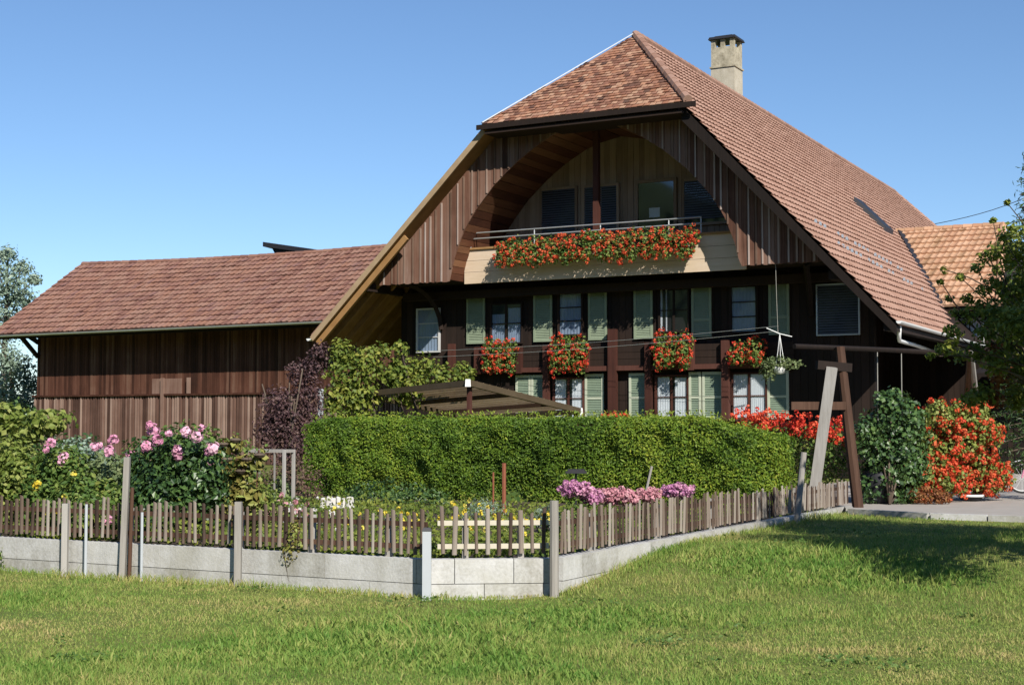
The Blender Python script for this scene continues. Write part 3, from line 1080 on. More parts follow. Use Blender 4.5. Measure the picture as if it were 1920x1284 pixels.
def window(x0, z0, x1, z1, yf, nx, nz, fm, fr=0.06, curtain=None, blind=False, sill=False, cmat=None):
    """frame proud of the wall, dark room, glass, bars, and curtain or blind"""
    f = MB()
    d = 0.09
    f.bb(x0 - fr, yf - d, z0 - fr, x0, yf, z1 + fr)
    f.bb(x1, yf - d, z0 - fr, x1 + fr, yf, z1 + fr)
    f.bb(x0, yf - d, z0 - fr, x1, yf, z0)
    f.bb(x0, yf - d, z1, x1, yf, z1 + fr)
    o = f.build('window', fm, house)
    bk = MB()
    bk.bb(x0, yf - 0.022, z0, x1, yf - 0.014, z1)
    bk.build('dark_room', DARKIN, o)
    if curtain:
        cm = MB()
        for a, b_, zt, zb in curtain:
            k = 24
            xx = np.linspace(x0 + (x1 - x0) * a, x0 + (x1 - x0) * b_, k)
            yv = yf - 0.034 + 0.007 * np.sin(np.arange(k) * 1.9)
            top = z0 + (z1 - z0) * zt
            bo = z0 + (z1 - z0) * zb
            vv = [(p, q, bo) for p, q in zip(xx, yv)] + [(p, q, top) for p, q in zip(xx, yv)]
            cm.add(vv, [[i, i + 1, i + 1 + k, i + k] for i in range(k - 1)])
        cm.build('curtain', cmat or CU, o)
    if blind:
        bm_ = MB()
        z = z1
        while z > z0 + (z1 - z0) * (1 - blind):
            bm_.add([(x0, yf - 0.1, z - 0.055), (x1, yf - 0.1, z - 0.055), (x1, yf - 0.075, z), (x0, yf - 0.075, z)], [[0, 1, 2, 3]])
            z -= 0.075
        bm_.build('blind', BLIND, o)
    p = MB()
    p.add([(x0, yf - 0.055, z0), (x1, yf - 0.055, z0), (x1, yf - 0.055, z1), (x0, yf - 0.055, z1)], [[0, 1, 2, 3]])
    p.build('pane', GLASS, o)
    br = MB()
    for i in range(1, nx):
        xx = x0 + (x1 - x0) * i / nx
        br.bb(xx - 0.035, yf - 0.075, z0, xx + 0.035, yf - 0.058, z1)
    for i in range(1, nz):
        zz = z0 + (z1 - z0) * i / nz
        br.bb(x0, yf - 0.072, zz - 0.015, x1, yf - 0.06, zz + 0.015)
    if nx > 1 or nz > 1:
        br.bb(x0 - 0.01, yf - 0.073, z0 - 0.004, x0 + 0.02, yf - 0.06, z1)
        br.build('glazing_bars', fm, o)
    if sill:
        s = MB()
        s.bb(x0 - fr - 0.05, yf - 0.16, z0 - fr - 0.06, x1 + fr + 0.05, yf, z0 - fr)
        s.build('sill', RW, o)
    return o


# loggia windows
window(-3.6, 8.0, -2.42, 9.38, 2.49, 1, 1, LW, 0.08, blind=1.0)
window(-2.08, 8.0, -0.97, 9.36, 2.49, 2, 1, LW, 0.08, blind=0.95)
window(-0.24, 8.0, 0.95, 9.36, 2.49, 1, 1, LW, 0.1, curtain=[(0.3, 0.6, 0.42, 0.2)])
window(1.3, 8.0, 2.6, 9.3, 2.49, 1, 1, LW, 0.08, blind=0.9)
# first floor windows; the bluish curtains carry the painted sky reflection
window(-7.92, 4.3, -7.12, 5.66, 1.89, 1, 3, WF, 0.05, curtain=[(0.0, 1.0, 1, 0)], cmat=SKYCU)
window(-5.12, 4.5, -4.05, 5.72, 1.89, 2, 2, DW, 0.05, curtain=[(0.0, 0.44, 0.75, 0), (0.56, 1.0, 0.9, 0)], cmat=SKYCU)
window(-2.68, 4.7, -1.92, 5.96, 1.89, 1, 3, DW, 0.06, curtain=[(0.0, 1.0, 1, 0)], cmat=SKYCU)
window(0.72, 4.7, 1.62, 5.95, 1.89, 2, 2, DW, 0.05, curtain=[(0.0, 0.08, 1, 0), (0.2, 0.25, 1, 0)])
window(3.0, 4.62, 3.76, 5.92, 1.89, 1, 3, DW, 0.06, curtain=[(0.0, 0.95, 1, 0)], cmat=SKYCU)
window(5.6, 4.46, 6.78, 5.86, 1.89, 1, 1, ZN, 0.04, blind=1.0)
# ground floor windows
window(-2.86, 2.1, -1.88, 3.3, 1.89, 2, 2, RW, 0.06, curtain=[(0.02, 0.4, 1, 0), (0.62, 0.98, 1, 0)], sill=True)
window(0.6, 2.1, 1.58, 3.32, 1.89, 2, 2, RW, 0.06, curtain=[(0.03, 0.42, 1, 0), (0.6, 0.97, 0.98, 0)], sill=True)
window(3.02, 2.1, 4.02, 3.36, 1.89, 2, 2, RW, 0.06, curtain=[(0.02, 0.46, 1, 0), (0.55, 0.98, 1, 0)], sill=True)


def shutter(x0, x1, z0, z1, fm, im, panels, y=1.86):
    f = MB()
    st = 0.075
    f.bb(x0, y - 0.045, z0, x0 + st, y, z1, 0.5)
    f.bb(x1 - st, y - 0.045, z0, x1, y, z1, 0.5)
    cuts = [z0] + panels + [z1]
    for z in panels:
        f.bb(x0 + st, y - 0.043, z - 0.035, x1 - st, y - 0.002, z + 0.035, 0.5)
    f.bb(x0 + st, y - 0.043, z0, x1 - st, y - 0.002, z0 + 0.08, 0.5)
    f.bb(x0 + st, y - 0.043, z1 - 0.08, x1 - st, y - 0.002, z1, 0.5)
    o = f.build('shutter', fm, house)
    l = MB()
    z = z0 + 0.08
    while z < z1 - 0.09:
        l.add([(x0 + st, y - 0.036, z), (x1 - st, y - 0.036, z), (x1 - st, y - 0.012, z + 0.05), (x0 + st, y - 0.012, z + 0.05), (x0 + st, y - 0.004, z), (x1 - st, y - 0.004, z)],
              [[0, 1, 2, 3], [1, 0, 4, 5]])
        z += 0.052
    l.build('louvres', im, o)
    return o


for x0, x1 in ((-6.05, -5.37), (-3.6, -2.94), (-1.68, -1.05), (-0.14, 0.48), (1.74, 2.37), (4.14, 4.76)):
    shutter(x0, x1, 4.49, 6.13, UG, UG, [5.0])
for x0, x1 in ((-4.24, -3.7), (-3.68, -3.12), (-1.8, -1.16), (-0.31, 0.31), (1.64, 2.03), (2.07, 2.73), (4.08, 4.72)):
    shutter(x0, x1, 2.05, 3.45, LG, LI, [2.7])

# band of beams and uprights between the floors
mb = MB()
mb.bb(-6.6, 1.62, 3.53, 4.9, 1.86, 3.68)
mb.build('storey_beam', RW, house)
mb = MB()
for z0, z1 in ((3.69, 3.88), (3.89, 4.08), (4.09, 4.28)):
    mb.bb(-6.6, 1.74, z0, 4.9, 1.78, z1)
mb.build('parapet_boards', DW, house)
for x0, x1, z0, z1 in ((-5.62, -5.4, 3.5, 4.36), (-4.1, -3.92, 3.5, 4.36), (-0.9, -0.64, 0.4, 4.8), (-3.14, -2.96, 2.0, 4.36), (-1.78, -1.58, 3.5, 4.36), (0.32, 0.52, 2.0, 4.36), (1.7, 1.88, 3.5, 4.36), (2.76, 2.98, 2.0, 4.36), (-6.6, -6.4, 0.4, 4.5)):
    mb = MB()
    mb.bb(x0, 1.56, z0, x1, 1.735, z1)
    mb.build('upright', RW, house)
mb = MB()
mb.bb(-8.3, 1.5, 5.95, 6.5, 1.8, 6.2)
mb.build('plate_beam', DW, house)
for x0, s in ((-7.0, 1), (5.4, -1)):
    mb = MB()
    t = np.linspace(0, 1, 7)
    mb.tube([(x0 + 0.35 * s * (1 - math.cos(a * 1.57)) * -1, 1.8 - 1.5 * math.sin(a * 1.57) * a, 5.0 + 1.35 * math.sin(a * 1.57)) for a in t], 0.09, 4)
    mb.build('brace', DW, house)
for x, z in ((-8.5, 6.28), (6.7, 5.95)):
    mb = MB()
    mb.bb(x - 0.12, YV + 0.25, z - 0.14, x + 0.12, 3.0, z + 0.1)
    mb.build('purlin', DW, house)


# gutters
def gutter(mb, p, q, r0=0.075):
    p, q = np.array(p, float), np.array(q, float)
    d = (q - p) / np.linalg.norm(q - p)
    s = np.cross(d, ZU)
    a = np.linspace(math.pi, 2 * math.pi, 8)
    A = [p + s * r0 * math.cos(t) + ZU * r0 * math.sin(t) for t in a]
    B = [q + s * r0 * math.cos(t) + ZU * r0 * math.sin(t) for t in a]
    k = len(a)
    mb.add(A + B, [[i, i + 1, i + 1 + k, i + k] for i in range(k - 1)] + [list(range(k)), list(range(2 * k - 1, k - 1, -1))])


mb = MB()
gutter(mb, (XE + 0.08, YV - 0.05, 4.6), (XE + 0.08, 10.6, 4.5))
mb.build('gutter', WM, house)
mb = MB()
gutter(mb, (XW - 0.09, YV - 0.1, 4.66), (XW - 0.09, YB, 4.55))
mb.build('gutter', WM, house)
mb = MB()
mb.tube([(8.42, -0.2, 4.52), (8.42, -0.2, 4.38), (8.4, -0.16, 4.26), (8.36, -0.02, 4.17), (8.3, 0.3, 4.13), (8.05, 3.0, 4.16), (7.6, 6.8, 4.2), (7.3, 9.5, 4.2)], 0.055, 8)
mb.build('downpipe', WM, house, smooth=True)
mb = MB()
mb.bb(XE - 0.35, YV + 0.05, 4.36, XE - 0.05, 10.6, 4.55)
mb.build('eave_board', DW, house)

# chimney
ch = MB()
CX, CY, cs = -1.02, 12.6, 0.46
ch.bb(CX - cs, CY - cs, 13.2, CX + cs, CY + cs, 15.2)
chim = ch.build('chimney', PL, house)
mb = MB()
mb.bb(CX - cs - 0.04, CY - cs - 0.04, 15.2, CX + cs + 0.04, CY + cs + 0.04, 15.26)
mb.bb(CX - cs + 0.01, CY - cs + 0.01, 15.26, CX + cs - 0.01, CY + cs - 0.01, 15.98)
for i in (-1, 1):
    for j in (-1, 1):
        mb.bb(CX + i * (cs - 0.09) - 0.08, CY + j * (cs - 0.09) - 0.08, 15.98, CX + i * (cs - 0.09) + 0.08, CY + j * (cs - 0.09) + 0.08, 16.28)
mb.bb(CX - 0.08, CY - cs + 0.02, 15.98, CX + 0.08, CY - cs + 0.16, 16.28)
mb.build('chimney_stack', PL2, chim)
mb = MB()
mb.box((CX, CY, 16.33), (1.08, 1.08, 0.1), taper=0.93)
mb.box((CX, CY, 16.41), (0.8, 0.8, 0.06), taper=0.85)
mb.build('chimney_cap', DM, chim)

# wing on the right
wr = MB()
YWR, YWE, ZWR, ZWE = 18.5, 10.9, 9.42, 5.85
XWR, XWE = 7.85, 9.0
sw_ = (ZWR - ZWE) / (YWR - YWE)
wr.slab([(6.6, YWE, ZWE - .05), (XWE, YWE, ZWE - .05), (XWR, YWR, ZWR - .05), (3.2, YWR, ZWR - .05)], 0.12)
wr.slab([(XWE, YWE, ZWE - .05), (XWE, 26, ZWE - .05), (XWR, YWR, ZWR - .05)], 0.12)
wr.slab([(3.2, YWR, ZWR - .05), (XWR, YWR, ZWR - .05), (XWE, 26, ZWE - .05), (6.6, 26, ZWE - .05)], 0.12)
wing = wr.build('wing_roof', DW, house)
mb = MB()
lw = math.hypot(YWR - YWE, ZWR - ZWE)


def keep_wing(p):
    t = (p[:, 1] - YWE) / (YWR - YWE)
    return (p[:, 0] > 6.98 + (3.85 - 6.98) * t) & (p[:, 0] < XWE + (XWR - XWE) * t) & (t < 1)


tile_field(mb, (3.2, YWE, ZWE), (1, 0, 0), np.array([0, YWR - YWE, ZWR - ZWE]) / lw, 6.2, lw, 0.24, 0.62, keep_wing, 0.085)
mb.build('wing_tiles', WT, wing)
mb = MB()
caps(mb, (3.8, YWR, ZWR + 0.04), (XWR, YWR, ZWR + 0.04))
caps(mb, (XWR, YWR, ZWR + 0.04), (XWE, YWE, ZWE + 0.06))
mb.build('wing_ridge_tiles', WT, wing)
mb = MB()
mb.slab([(7.05, YWE - 0.05, 5.98), (7.2, YWE + 0.15, 5.95), (4.05, YWR, 9.5), (3.85, YWR, 9.58)], 0.05)
mb.build('valley_flashing', DM, wing)
mb = MB()
y = 11.9
for i in range(18):
    mb.bb(5.1 + i * 0.2, y, 0.38, 5.29 + i * 0.2, y + 0.1, ZWE + 0.2)
for i in range(60):
    mb.bb(8.6, 12.0 + i * 0.22, 0.38, 8.7, 12.21 + i * 0.22, ZWE - 0.1)
mb.build('wing_wall', DW, house)
window(7.35, 4.35, 8.25, 5.4, 11.89, 2, 1, WF, 0.08, curtain=[(0.02, 0.4, 1, 0), (0.6, 0.98, 1, 0)])


# ------------------------------------------------------------------ barn
barn = thing('barn', 'long brown timber barn with red tiled roof left of the farmhouse', 'barn', (-20, 5.3, 0.38))
BYE, BYR, BZE, BZR = 4.0, 9.0, 5.62, 8.92
BX0, BX1 = -30.1, -11.3


def bsag(x, y):
    t = (np.asarray(x) - BX0) / (BX1 - BX0)
    h = np.clip((np.asarray(y) - BYE) / (BYR - BYE), 0, 1)
    return h * (0.08 - 0.42 * np.sin(np.clip(t, 0, 1) * math.pi) * 0.35 - 0.1 * t)


br_ = MB()
bxs = np.linspace(BX0, BX1, 9)
for a, c_ in zip(bxs[:-1], bxs[1:]):
    br_.slab([(a, BYE, BZE - .05), (c_, BYE, BZE - .05), (c_, BYR, BZR - .05 + float(bsag(c_, BYR))), (a, BYR, BZR - .05 + float(bsag(a, BYR)))], 0.12)
    br_.slab([(a, BYR, BZR - .05 + float(bsag(a, BYR))), (c_, BYR, BZR - .05 + float(bsag(c_, BYR))), (c_, 14, BZE - .05), (a, 14, BZE - .05)], 0.12)
broof = br_.build('roof', DW, barn)
lb = math.hypot(BYR - BYE, BZR - BZE)
mb = MB()
tile_field(mb, (BX0 - 0.05, BYE - 0.05, BZE), (1, 0, 0), np.array([0, BYR - BYE, BZR - BZE]) / lb, BX1 - BX0 + 0.1, lb, 0.26, 0.4, lambda p: p[:, 1] < BYR, 0.06, zfun=bsag, jit=0.01)
mb.build('roof_tiles', BT, broof)
mb = MB()
for a, c_ in zip(bxs[:-1], bxs[1:]):
    caps(mb, (a, BYR, BZR + 0.03 + float(bsag(a, BYR))), (c_, BYR, BZR + 0.03 + float(bsag(c_, BYR))), 0.11, 0.4)
mb.build('ridge_tiles', BT, broof)
mb = MB()
hx0, hx1 = -21.75, -17.7
mb.slab([(hx0, 11.2, 9.78), (hx1, 11.2, 9.08), (hx1, 13.4, 8.96), (hx0, 13.4, 9.66)], 0.2)
mb.prism([(hx0 + 0.3, 9.58), (hx0 + 0.6, 9.1), (hx0 + 1.0, 8.6), (hx1, 8.6), (hx1, 9.0)], 11.4, 11.5)
mb.build('hatch_roof', DM, broof)
mb = MB()
mb.beam((BX0 - 0.06, BYE - 0.03, BZE - 0.06), (BX0 - 0.06, BYR, BZR - 0.06 + float(bsag(BX0, BYR))), 0.05, 0.2)
mb.build('verge_board', DW, broof)
mb = MB()
gutter(mb, (BX0, BYE - 0.1, BZE - 0.06), (BX1, BYE - 0.1, BZE - 0.02), 0.08)
mb.build('gutter', ZN, barn)
BY = 5.3
mb = MB()
x = -28.9
while x < -9.5:
    w = random.uniform(0.08, 0.15)
    mb.bb(x, BY - random.uniform(0, 0.015), 3.1, x + w - 0.008, BY + 0.1, 6.4)
    x += w
mb.build('upper_wall', BW, barn)
mb = MB()
x = -28.95
i = 0
while x < -9.5:
    w = random.uniform(0.055, 0.1)
    mb.bb(x, BY - 0.08 - random.uniform(0, 0.03), 0.38, x + w, BY - 0.02, 3.02)
    x += w + random.uniform(0.03, 0.075)
mb.build('lath_wall', BL, barn)
mb = MB()
mb.bb(-29.0, BY - 0.17, 3.025, -9.5, BY - 0.005, 3.095)
mb.build('ledge', BW, barn)
mb = MB()
mb.bb(-28.9, BY + 0.1, 0.38, -28.8, 13, 6.5)
mb.bb(-28.9, 13, 0.38, -9.5, 13.1, 5.9)
mb.bb(-9.6, BY + 0.1, 0.38, -9.5, 13, 6.5)
mb.build('side_wall', BW, barn)
mb = MB()
mb.bb(-28.8, BY + 0.02, 0.38, -9.6, BY + 0.06, 3.0)
mb.build('inner_wall', DW, barn)
mb = MB()
for u0 in (303, 352):
    p = at(u0, 720, y=BY - 0.2)
    mb.bb(p[0] - 0.08, BY - 0.18, 3.1 if u0 > 320 else 1.2, p[0] + 0.08, BY - 0.12, 3.72)
p0, p1 = at(287, 725, y=BY), at(342, 725, y=BY)
mb.bb(p0[0], BY - 0.06, 3.1, p1[0], BY - 0.02, 3.7)
mb.build('pale_boards', BL, barn)
mb = MB()
mb.beam((-28.85, BY - 0.02, 4.7), (-28.85, BYE + 0.35, 5.5), 0.14, 0.14)
mb.beam((-28.85, BY, 5.3), (-30.0, BY, 5.9), 0.14, 0.16)
mb.build('brace', DW, barn)
mb = MB()
mb.bb(BX0, BYE + 0.15, BZE - 0.2, BX1, BYE + 0.3, BZE - 0.02)
mb.build('eave_beam', DW, barn)


# ------------------------------------------------------------------ plants: helper
def plant(name, label, cat, loc, es, n, size, lm, shell=0.55, asp=0.6, stems=None, stem_r=0.03, group=None, lump=0.18, leafname='foliage', stemname='stem', bark=BARK):
    root = thing(name, label, cat, loc, group)
    p, d = ell(es, n, shell, lump)
    ok = p[:, 2] > loc[2] + 0.01
    mb = MB()
    mb.leaves(p[ok], d[ok], size, asp)
    mb.build(leafname, lm, root)
    if stems is None:
        stems = []
        for e in es[:7]:
            m_ = (np.array(loc) + np.array(e[:3])) / 2 + rng.normal(size=3) * 0.06
            stems.append([np.array(loc, float), m_, np.array(e[:3])])
    if stems:
        mb = MB()
        for s in stems:
            s = np.array(s, float)
            mb.tube(s, np.linspace(stem_r, stem_r * 0.45, len(s)), 6)
        mb.build(stemname, bark, root, smooth=True)
    return root


def heads(pts, n=16, r=0.055, size=0.04):
    """flower heads: a small ball of petals at every point"""
    pts = np.asarray(pts, float)
    d = rng.normal(size=(len(pts), n, 3))
    d /= np.linalg.norm(d, axis=2)[..., None]
    p = pts[:, None] + d * r * rng.uniform(0.6, 1.1, (len(pts), n, 1))
    mb = MB()
    base = np.repeat(rng.random(len(pts)), n) * 0.6 + rng.random(len(pts) * n) * 0.4
    mb.leaves(p.reshape(-1, 3), d.reshape(-1, 3), size, 0.85, r=base)
    return mb


# flower box under the arch, and the four at the first floor windows
def flower_box(label, x0, x1, y, z, drop, rise, nl, nf, group, petals=F_RED, depth=0.22, mat=DW):
    root = thing('flower_box', label, 'flower box', ((x0 + x1) / 2, y, z), group)
    mb = MB()
    mb.bb(x0 + 0.06, y - 0.1, z, x1 - 0.06, y + 0.1, z + 0.02)
    for a in (-0.11, 0.09):
        mb.bb(x0 + 0.05, y + a, z, x1 - 0.05, y + a + 0.02, z + 0.18)
    for a in (x0 + 0.03, x1 - 0.05):
        mb.bb(a, y - 0.11, z, a + 0.02, y + 0.11, z + 0.18)
    mb.build('box', mat, root)
    L = x1 - x0
    k = max(2, int(L / 0.35))
    es = []
    for i in range(k):
        cx = x0 + L * (i + 0.5) / k
        es.append((cx, y - 0.05, z + 0.2 + rng.normal() * 0.05, L / k * 0.72, depth * 1.1, rise * rng.uniform(0.75, 1.1)))
        es.append((cx + rng.normal() * 0.05, y - 0.14, z + 0.05 - drop * 0.35, L / k * 0.6, depth * 0.9, drop * rng.uniform(0.45, 0.75)))
    p, d = ell(es, nl, 0.4)
    mb = MB()
    mb.leaves(p, d, 0.075, 0.9)
    mb.build('foliage', L_MID, root)
    p, d = ell(es, nf * 3, 0.85)
    front = (d[:, 1] < 0.4)
    p = p[front][:nf]
    heads(p, 14, 0.06, 0.05).build('blossoms', petals, root)
    return root


FB = 'red geranium boxes on the farmhouse front'
flower_box('long row of orange red geraniums spilling over the upper balcony', -4.1, 2.5, 0.42, 7.12, 0.52, 0.36, 6500, 560, FB, F_ORANGE)
flower_box('geranium box beside the pale upright, leftmost of the four window boxes', -5.1, -4.0, 1.42, 4.0, 0.62, 0.46, 1300, 110, FB)
flower_box('fullest window geraniums, second box from the left above the pergola', -2.72, -1.52, 1.42, 4.02, 0.64, 0.52, 1500, 140, FB)
flower_box('window geraniums under the dark curtained window', 0.74, 1.9, 1.42, 4.02, 0.62, 0.56, 1400, 125, FB)
flower_box('shaded dark red geraniums next to the hanging basket', 3.15, 4.1, 1.45, 3.92, 0.45, 0.36, 900, 60, FB)

# hanging basket and clothes line
hb = thing('hanging_basket', 'white hanging basket of pale trailing leaves below the gable corner', 'hanging basket', (5.05, 0.05, 3.35))
mb = MB()
mb.tube([(4.95, 0.05, 6.36), (4.97, 0.05, 5.4), (5.0, 0.05, 4.4)], 0.008, 5)
mb.build('cord', ROPE, hb)
mb = MB()
mb.tube([(4.72, -0.1, 4.56), (5.05, 0.05, 4.4), (5.35, 0.2, 4.32)], 0.016, 6)
mb.build('crossbar', ZN, hb)
mb = MB()
for dx in (-0.12, 0.02, 0.14):
    mb.tube([(5.05, 0.05, 4.4), (5.05 + dx * 0.5, 0.05, 3.9), (5.05 + dx, 0.05, 3.5)], 0.01, 5)
mb.build('hanger', WM, hb)
mb = MB()
mb.lathe([(0.02, 0.0), (0.13, 0.02), (0.17, 0.14), (0.18, 0.2), (0.15, 0.19)], (5.03, 0.05, 3.28), 14)
mb.build('pot', WM, hb, smooth=True)
p, d = ell([(5.0, 0.0, 3.6, 0.4, 0.34, 0.2), (5.35, 0.05, 3.55, 0.36, 0.24, 0.14), (4.72, 0, 3.35, 0.26, 0.22, 0.3)], 620, 0.4)
mb = MB()
mb.leaves(p, d, 0.09, 0.6)
mb.build('foliage', L_PALE, hb)
cl = MB()
for z0, z1 in ((4.26, 4.62), (4.06, 4.48)):
    t = np.linspace(0, 1, 9)
    cl.tube([(-6.9 + 11.9 * s, 1.15 - 1.05 * s, z0 + (z1 - z0) * s - 0.15 * math.sin(math.pi * s) * 0.6) for s in t], 0.006, 4)
tag(cl.build('clothes_line', ZN, loc=(-6.9, 1.15, 4.2)), 'pair of pale clothes lines strung along the first floor', 'clothes line')

# ------------------------------------------------------------------ hedge
HXa, HXb, HY0, HY1, HZ = -1.15, 9.3, -13.5, -12.3, 2.0
hedge = thing('hedge', 'long clipped green hedge standing between the garden and the farmhouse', 'hedge', (4, -12.9, 0.36))
N = 62000
face = rng.choice(4, N, p=[0.62, 0.24, 0.07, 0.07])
a, b_ = rng.random(N), rng.random(N)
dpt = np.abs(rng.normal(size=N)) * 0.05
p = np.zeros((N, 3))
nn = np.zeros((N, 3))
xx = HXa + (HXb - HXa) * a
zz = 0.4 + (HZ - 0.4) * b_
yy = HY0 + (HY1 - HY0) * b_
bul = 0.07 * vnoise(xx, zz, 2.2, 21) + 0.05 * vnoise(xx, zz, 7, 22)
F_ = face == 0
p[F_] = np.stack([xx, HY0 - bul + dpt + 0.16 * np.clip(0.55 - (zz - 0.4) / 0.8, 0, 1), zz], 1)[F_]
nn[F_] = (0, -1, 0.35)
F_ = face == 1
p[F_] = np.stack([xx, yy, HZ - dpt + 0.035 * vnoise(xx, yy, 4, 23) + 0.02 * np.abs(rng.normal(size=N))], 1)[F_]
nn[F_] = (0, 0, 1)
F_ = face == 2
p[F_] = np.stack([HXa + dpt + bul, HY0 + (HY1 - HY0) * a, zz], 1)[F_]
nn[F_] = (-1, 0, 0.3)
F_ = face == 3
p[F_] = np.stack([HXb - dpt + bul, HY0 + (HY1 - HY0) * a, zz], 1)[F_]
nn[F_] = (1, 0, 0.3)
# the right end droops and rounds off, the left end is ragged
drop = smooth01((p[:, 0] - 7.6) / 1.7) * 0.34 + 0.1 * smooth01((-0.6 - p[:, 0]) / 0.6)
p[:, 2] -= drop * np.clip((p[:, 2] - 0.4) / 1.6, 0, 1)
p[:, 1] += np.where(p[:, 1] < -12.9, 0.35 * smooth01((p[:, 0] - 8.5) / 0.9) ** 2, 0)
# rounded shoulders
sh = np.clip((p[:, 2] - (HZ - 0.18)) / 0.18, 0, 1) ** 2 * 0.12
p[:, 1] += np.where(p[:, 1] < -13, sh, 0)
rh = np.clip(0.3 + 0.2 * vnoise(p[:, 0], p[:, 2], 1.2, 31) + 0.2 * rng.normal(size=N) + 0.2 * np.clip((p[:, 0] - 3) / 7, -0.5, 1), 0, 1)
mb = MB()
mb.leaves(p, nn + rng.normal(size=(N, 3)) * 0.85, 0.068, 0.45, r=rh)
# soft shoots above the cut
ns = 2200
sx = rng.uniform(HXa, HXb, ns)
sp = np.stack([sx, rng.uniform(HY0 + 0.05, HY1, ns), HZ + rng.random(ns) ** 2 * 0.17 - 0.34 * smooth01((sx - 7.6) / 1.7)], 1)
mb.leaves(sp, rng.normal(size=(ns, 3)), 0.07, 0.35, r=np.clip(0.7 + 0.2 * rng.normal(size=ns), 0, 1))
mb.build('foliage', L_HEDGE, hedge)
core = MB()  # solid dark boxes added inside so no light passes through the leaves
k = 40
xx = np.linspace(HXa + 0.16, HXb - 0.16, k)
for x0, x1 in zip(xx[:-1], xx[1:]):
    j = rng.uniform(-0.03, 0.03)
    e_ = float(smooth01((x1 - 7.6) / 1.7))
    core.bb(x0, HY0 + 0.22 + j + 0.4 * e_, 0.36, x1, HY1 - 0.15 + j, HZ - 0.15 + j - 0.36 * e_)
core.build('light_stop_core', L_DARK, hedge)

# ------------------------------------------------------------------ left garden plants
def gpos(u, v, y):
    p = at(u, v, y=y)
    return float(p[0]), float(p[1]), float(p[2])


def blooms(root, pts, mat, r=0.075, n=26, size=0.07, name='rose_bloom'):
    for q in pts:
        f_ = rng.uniform(0.65, 1.15)
        heads([q], n, r * f_, size * f_).build(name, mat, root)


def rose(label, cu, w, y, ztop, n, lm, size=0.075, bl=(), group='rose bushes behind the fence', mat=F_PINK, extra=()):
    c_ = gpos(cu, 900, y)
    z0 = 0.36
    h = ztop - z0
    es = [(c_[0], y, z0 + h * 0.42, w * 0.5, 0.45, h * 0.46), (c_[0] - w * 0.25, y + 0.1, z0 + h * 0.6, w * 0.32, 0.35, h * 0.33), (c_[0] + w * 0.27, y, z0 + h * 0.55, w * 0.3, 0.35, h * 0.35), (c_[0] + w * 0.05, y, z0 + h * 0.78, w * 0.3, 0.3, h * 0.24), (c_[0] - w * 0.1, y - 0.15, z0 + h * 0.3, w * 0.4, 0.35, h * 0.3)] + list(extra)
    root = plant('rose_bush', label, 'rose bush', (c_[0], y, z0), es, n, size, lm, 0.45, 0.7, group=group, stem_r=0.02)
    blooms(root, [np.array(gpos(u, v, y - 0.42)) + np.array([0, rng.uniform(-0.05, 0.2), 0]) for u, v in bl], mat)
    return root


rose('large dark green rose bush with many pink blooms beside the tallest stake', 325, 1.7, -23.7, 1.86, 5200, L_DARK, 0.08,
     [(215, 824), (270, 806), (278, 797), (298, 825), (310, 812), (262, 836), (322, 851), (327, 842), (360, 818), (366, 802), (352, 809), (390, 840), (380, 848)])
rose('mid green rose bush with pink blooms above the thin white pole', 110, 1.3, -23.6, 1.62, 4200, L_MID, 0.075,
     [(92, 830), (90, 842), (100, 858), (97, 866)])
rose('lime green bush at the left edge behind the fence', 20, 1.3, -23.5, 1.72, 3600, L_LIME, 0.085, [], group=None)
rose('low rose bush carrying one pink bloom in the pickets', 178, 0.7, -24.4, 0.98, 1500, L_MID, 0.07, [(181, 976)])
rose('wide paler rose bush with a few pink blooms behind the dark one', 350, 2.6, -22.3, 1.9, 5200, L_MID, 0.075, [(235, 850), (420, 842), (395, 862), (185, 835)])
rose('light green rose bush between the tallest stake and the left pink blooms', 190, 1.3, -23.4, 1.5, 3800, L_PALE, 0.07, [(205, 846), (160, 838)])
plant('currant_bush', 'bushy light green plant just left of the grey post below the sunflowers', 'bush', (*gpos(445, 930, -22.6)[:2], 0.36),
      [(*gpos(450, 905, -22.6)[:2], 0.85, 0.5, 0.4, 0.45), (*gpos(480, 925, -22.6)[:2], 0.7, 0.45, 0.4, 0.35), (*gpos(410, 925, -22.6)[:2], 0.75, 0.4, 0.4, 0.4)], 2600, 0.07, L_LIME, stem_r=0.012)
plant('dahlia', 'pale pink flowering plant low behind the middle pickets', 'plant', (*gpos(500, 940, -21)[:2], 0.36),
      [(*gpos(500, 940, -21)[:2], 0.6, 0.5, 0.35, 0.28), (*gpos(550, 940, -21)[:2], 0.55, 0.45, 0.35, 0.25)], 1500, 0.06, L_MID, stem_r=0.012)
dh = bpy.data.objects['dahlia']
p, d = ell([(*gpos(500, 940, -21.2)[:2], 0.68, 0.4, 0.25, 0.2), (*gpos(540, 940, -21.2)[:2], 0.62, 0.35, 0.25, 0.16)], 34, 0.5)
heads(p, 14, 0.04, 0.05).build('blossoms', F_ROSE, dh)
plant('yellow_flower_plant', 'leafy plant dotted with bright yellow flowers left of the tallest stake', 'plant', (*gpos(150, 900, -24.1)[:2], 0.36),
      [(gpos(150, 900, -24.1)[0], -24.1, 0.8, 0.5, 0.3, 0.45), (gpos(195, 900, -24.1)[0], -24.1, 0.75, 0.35, 0.3, 0.4)], 2200, 0.08, L_MID, stem_r=0.012)
r_ = bpy.data.objects['yellow_flower_plant']
blooms(r_, [gpos(u, v, -24.5) for u, v in ((139, 888), (72, 906), (120, 931), (108, 958), (88, 958), (66, 912))], F_YEL, 0.05, 14, 0.05, 'flower')
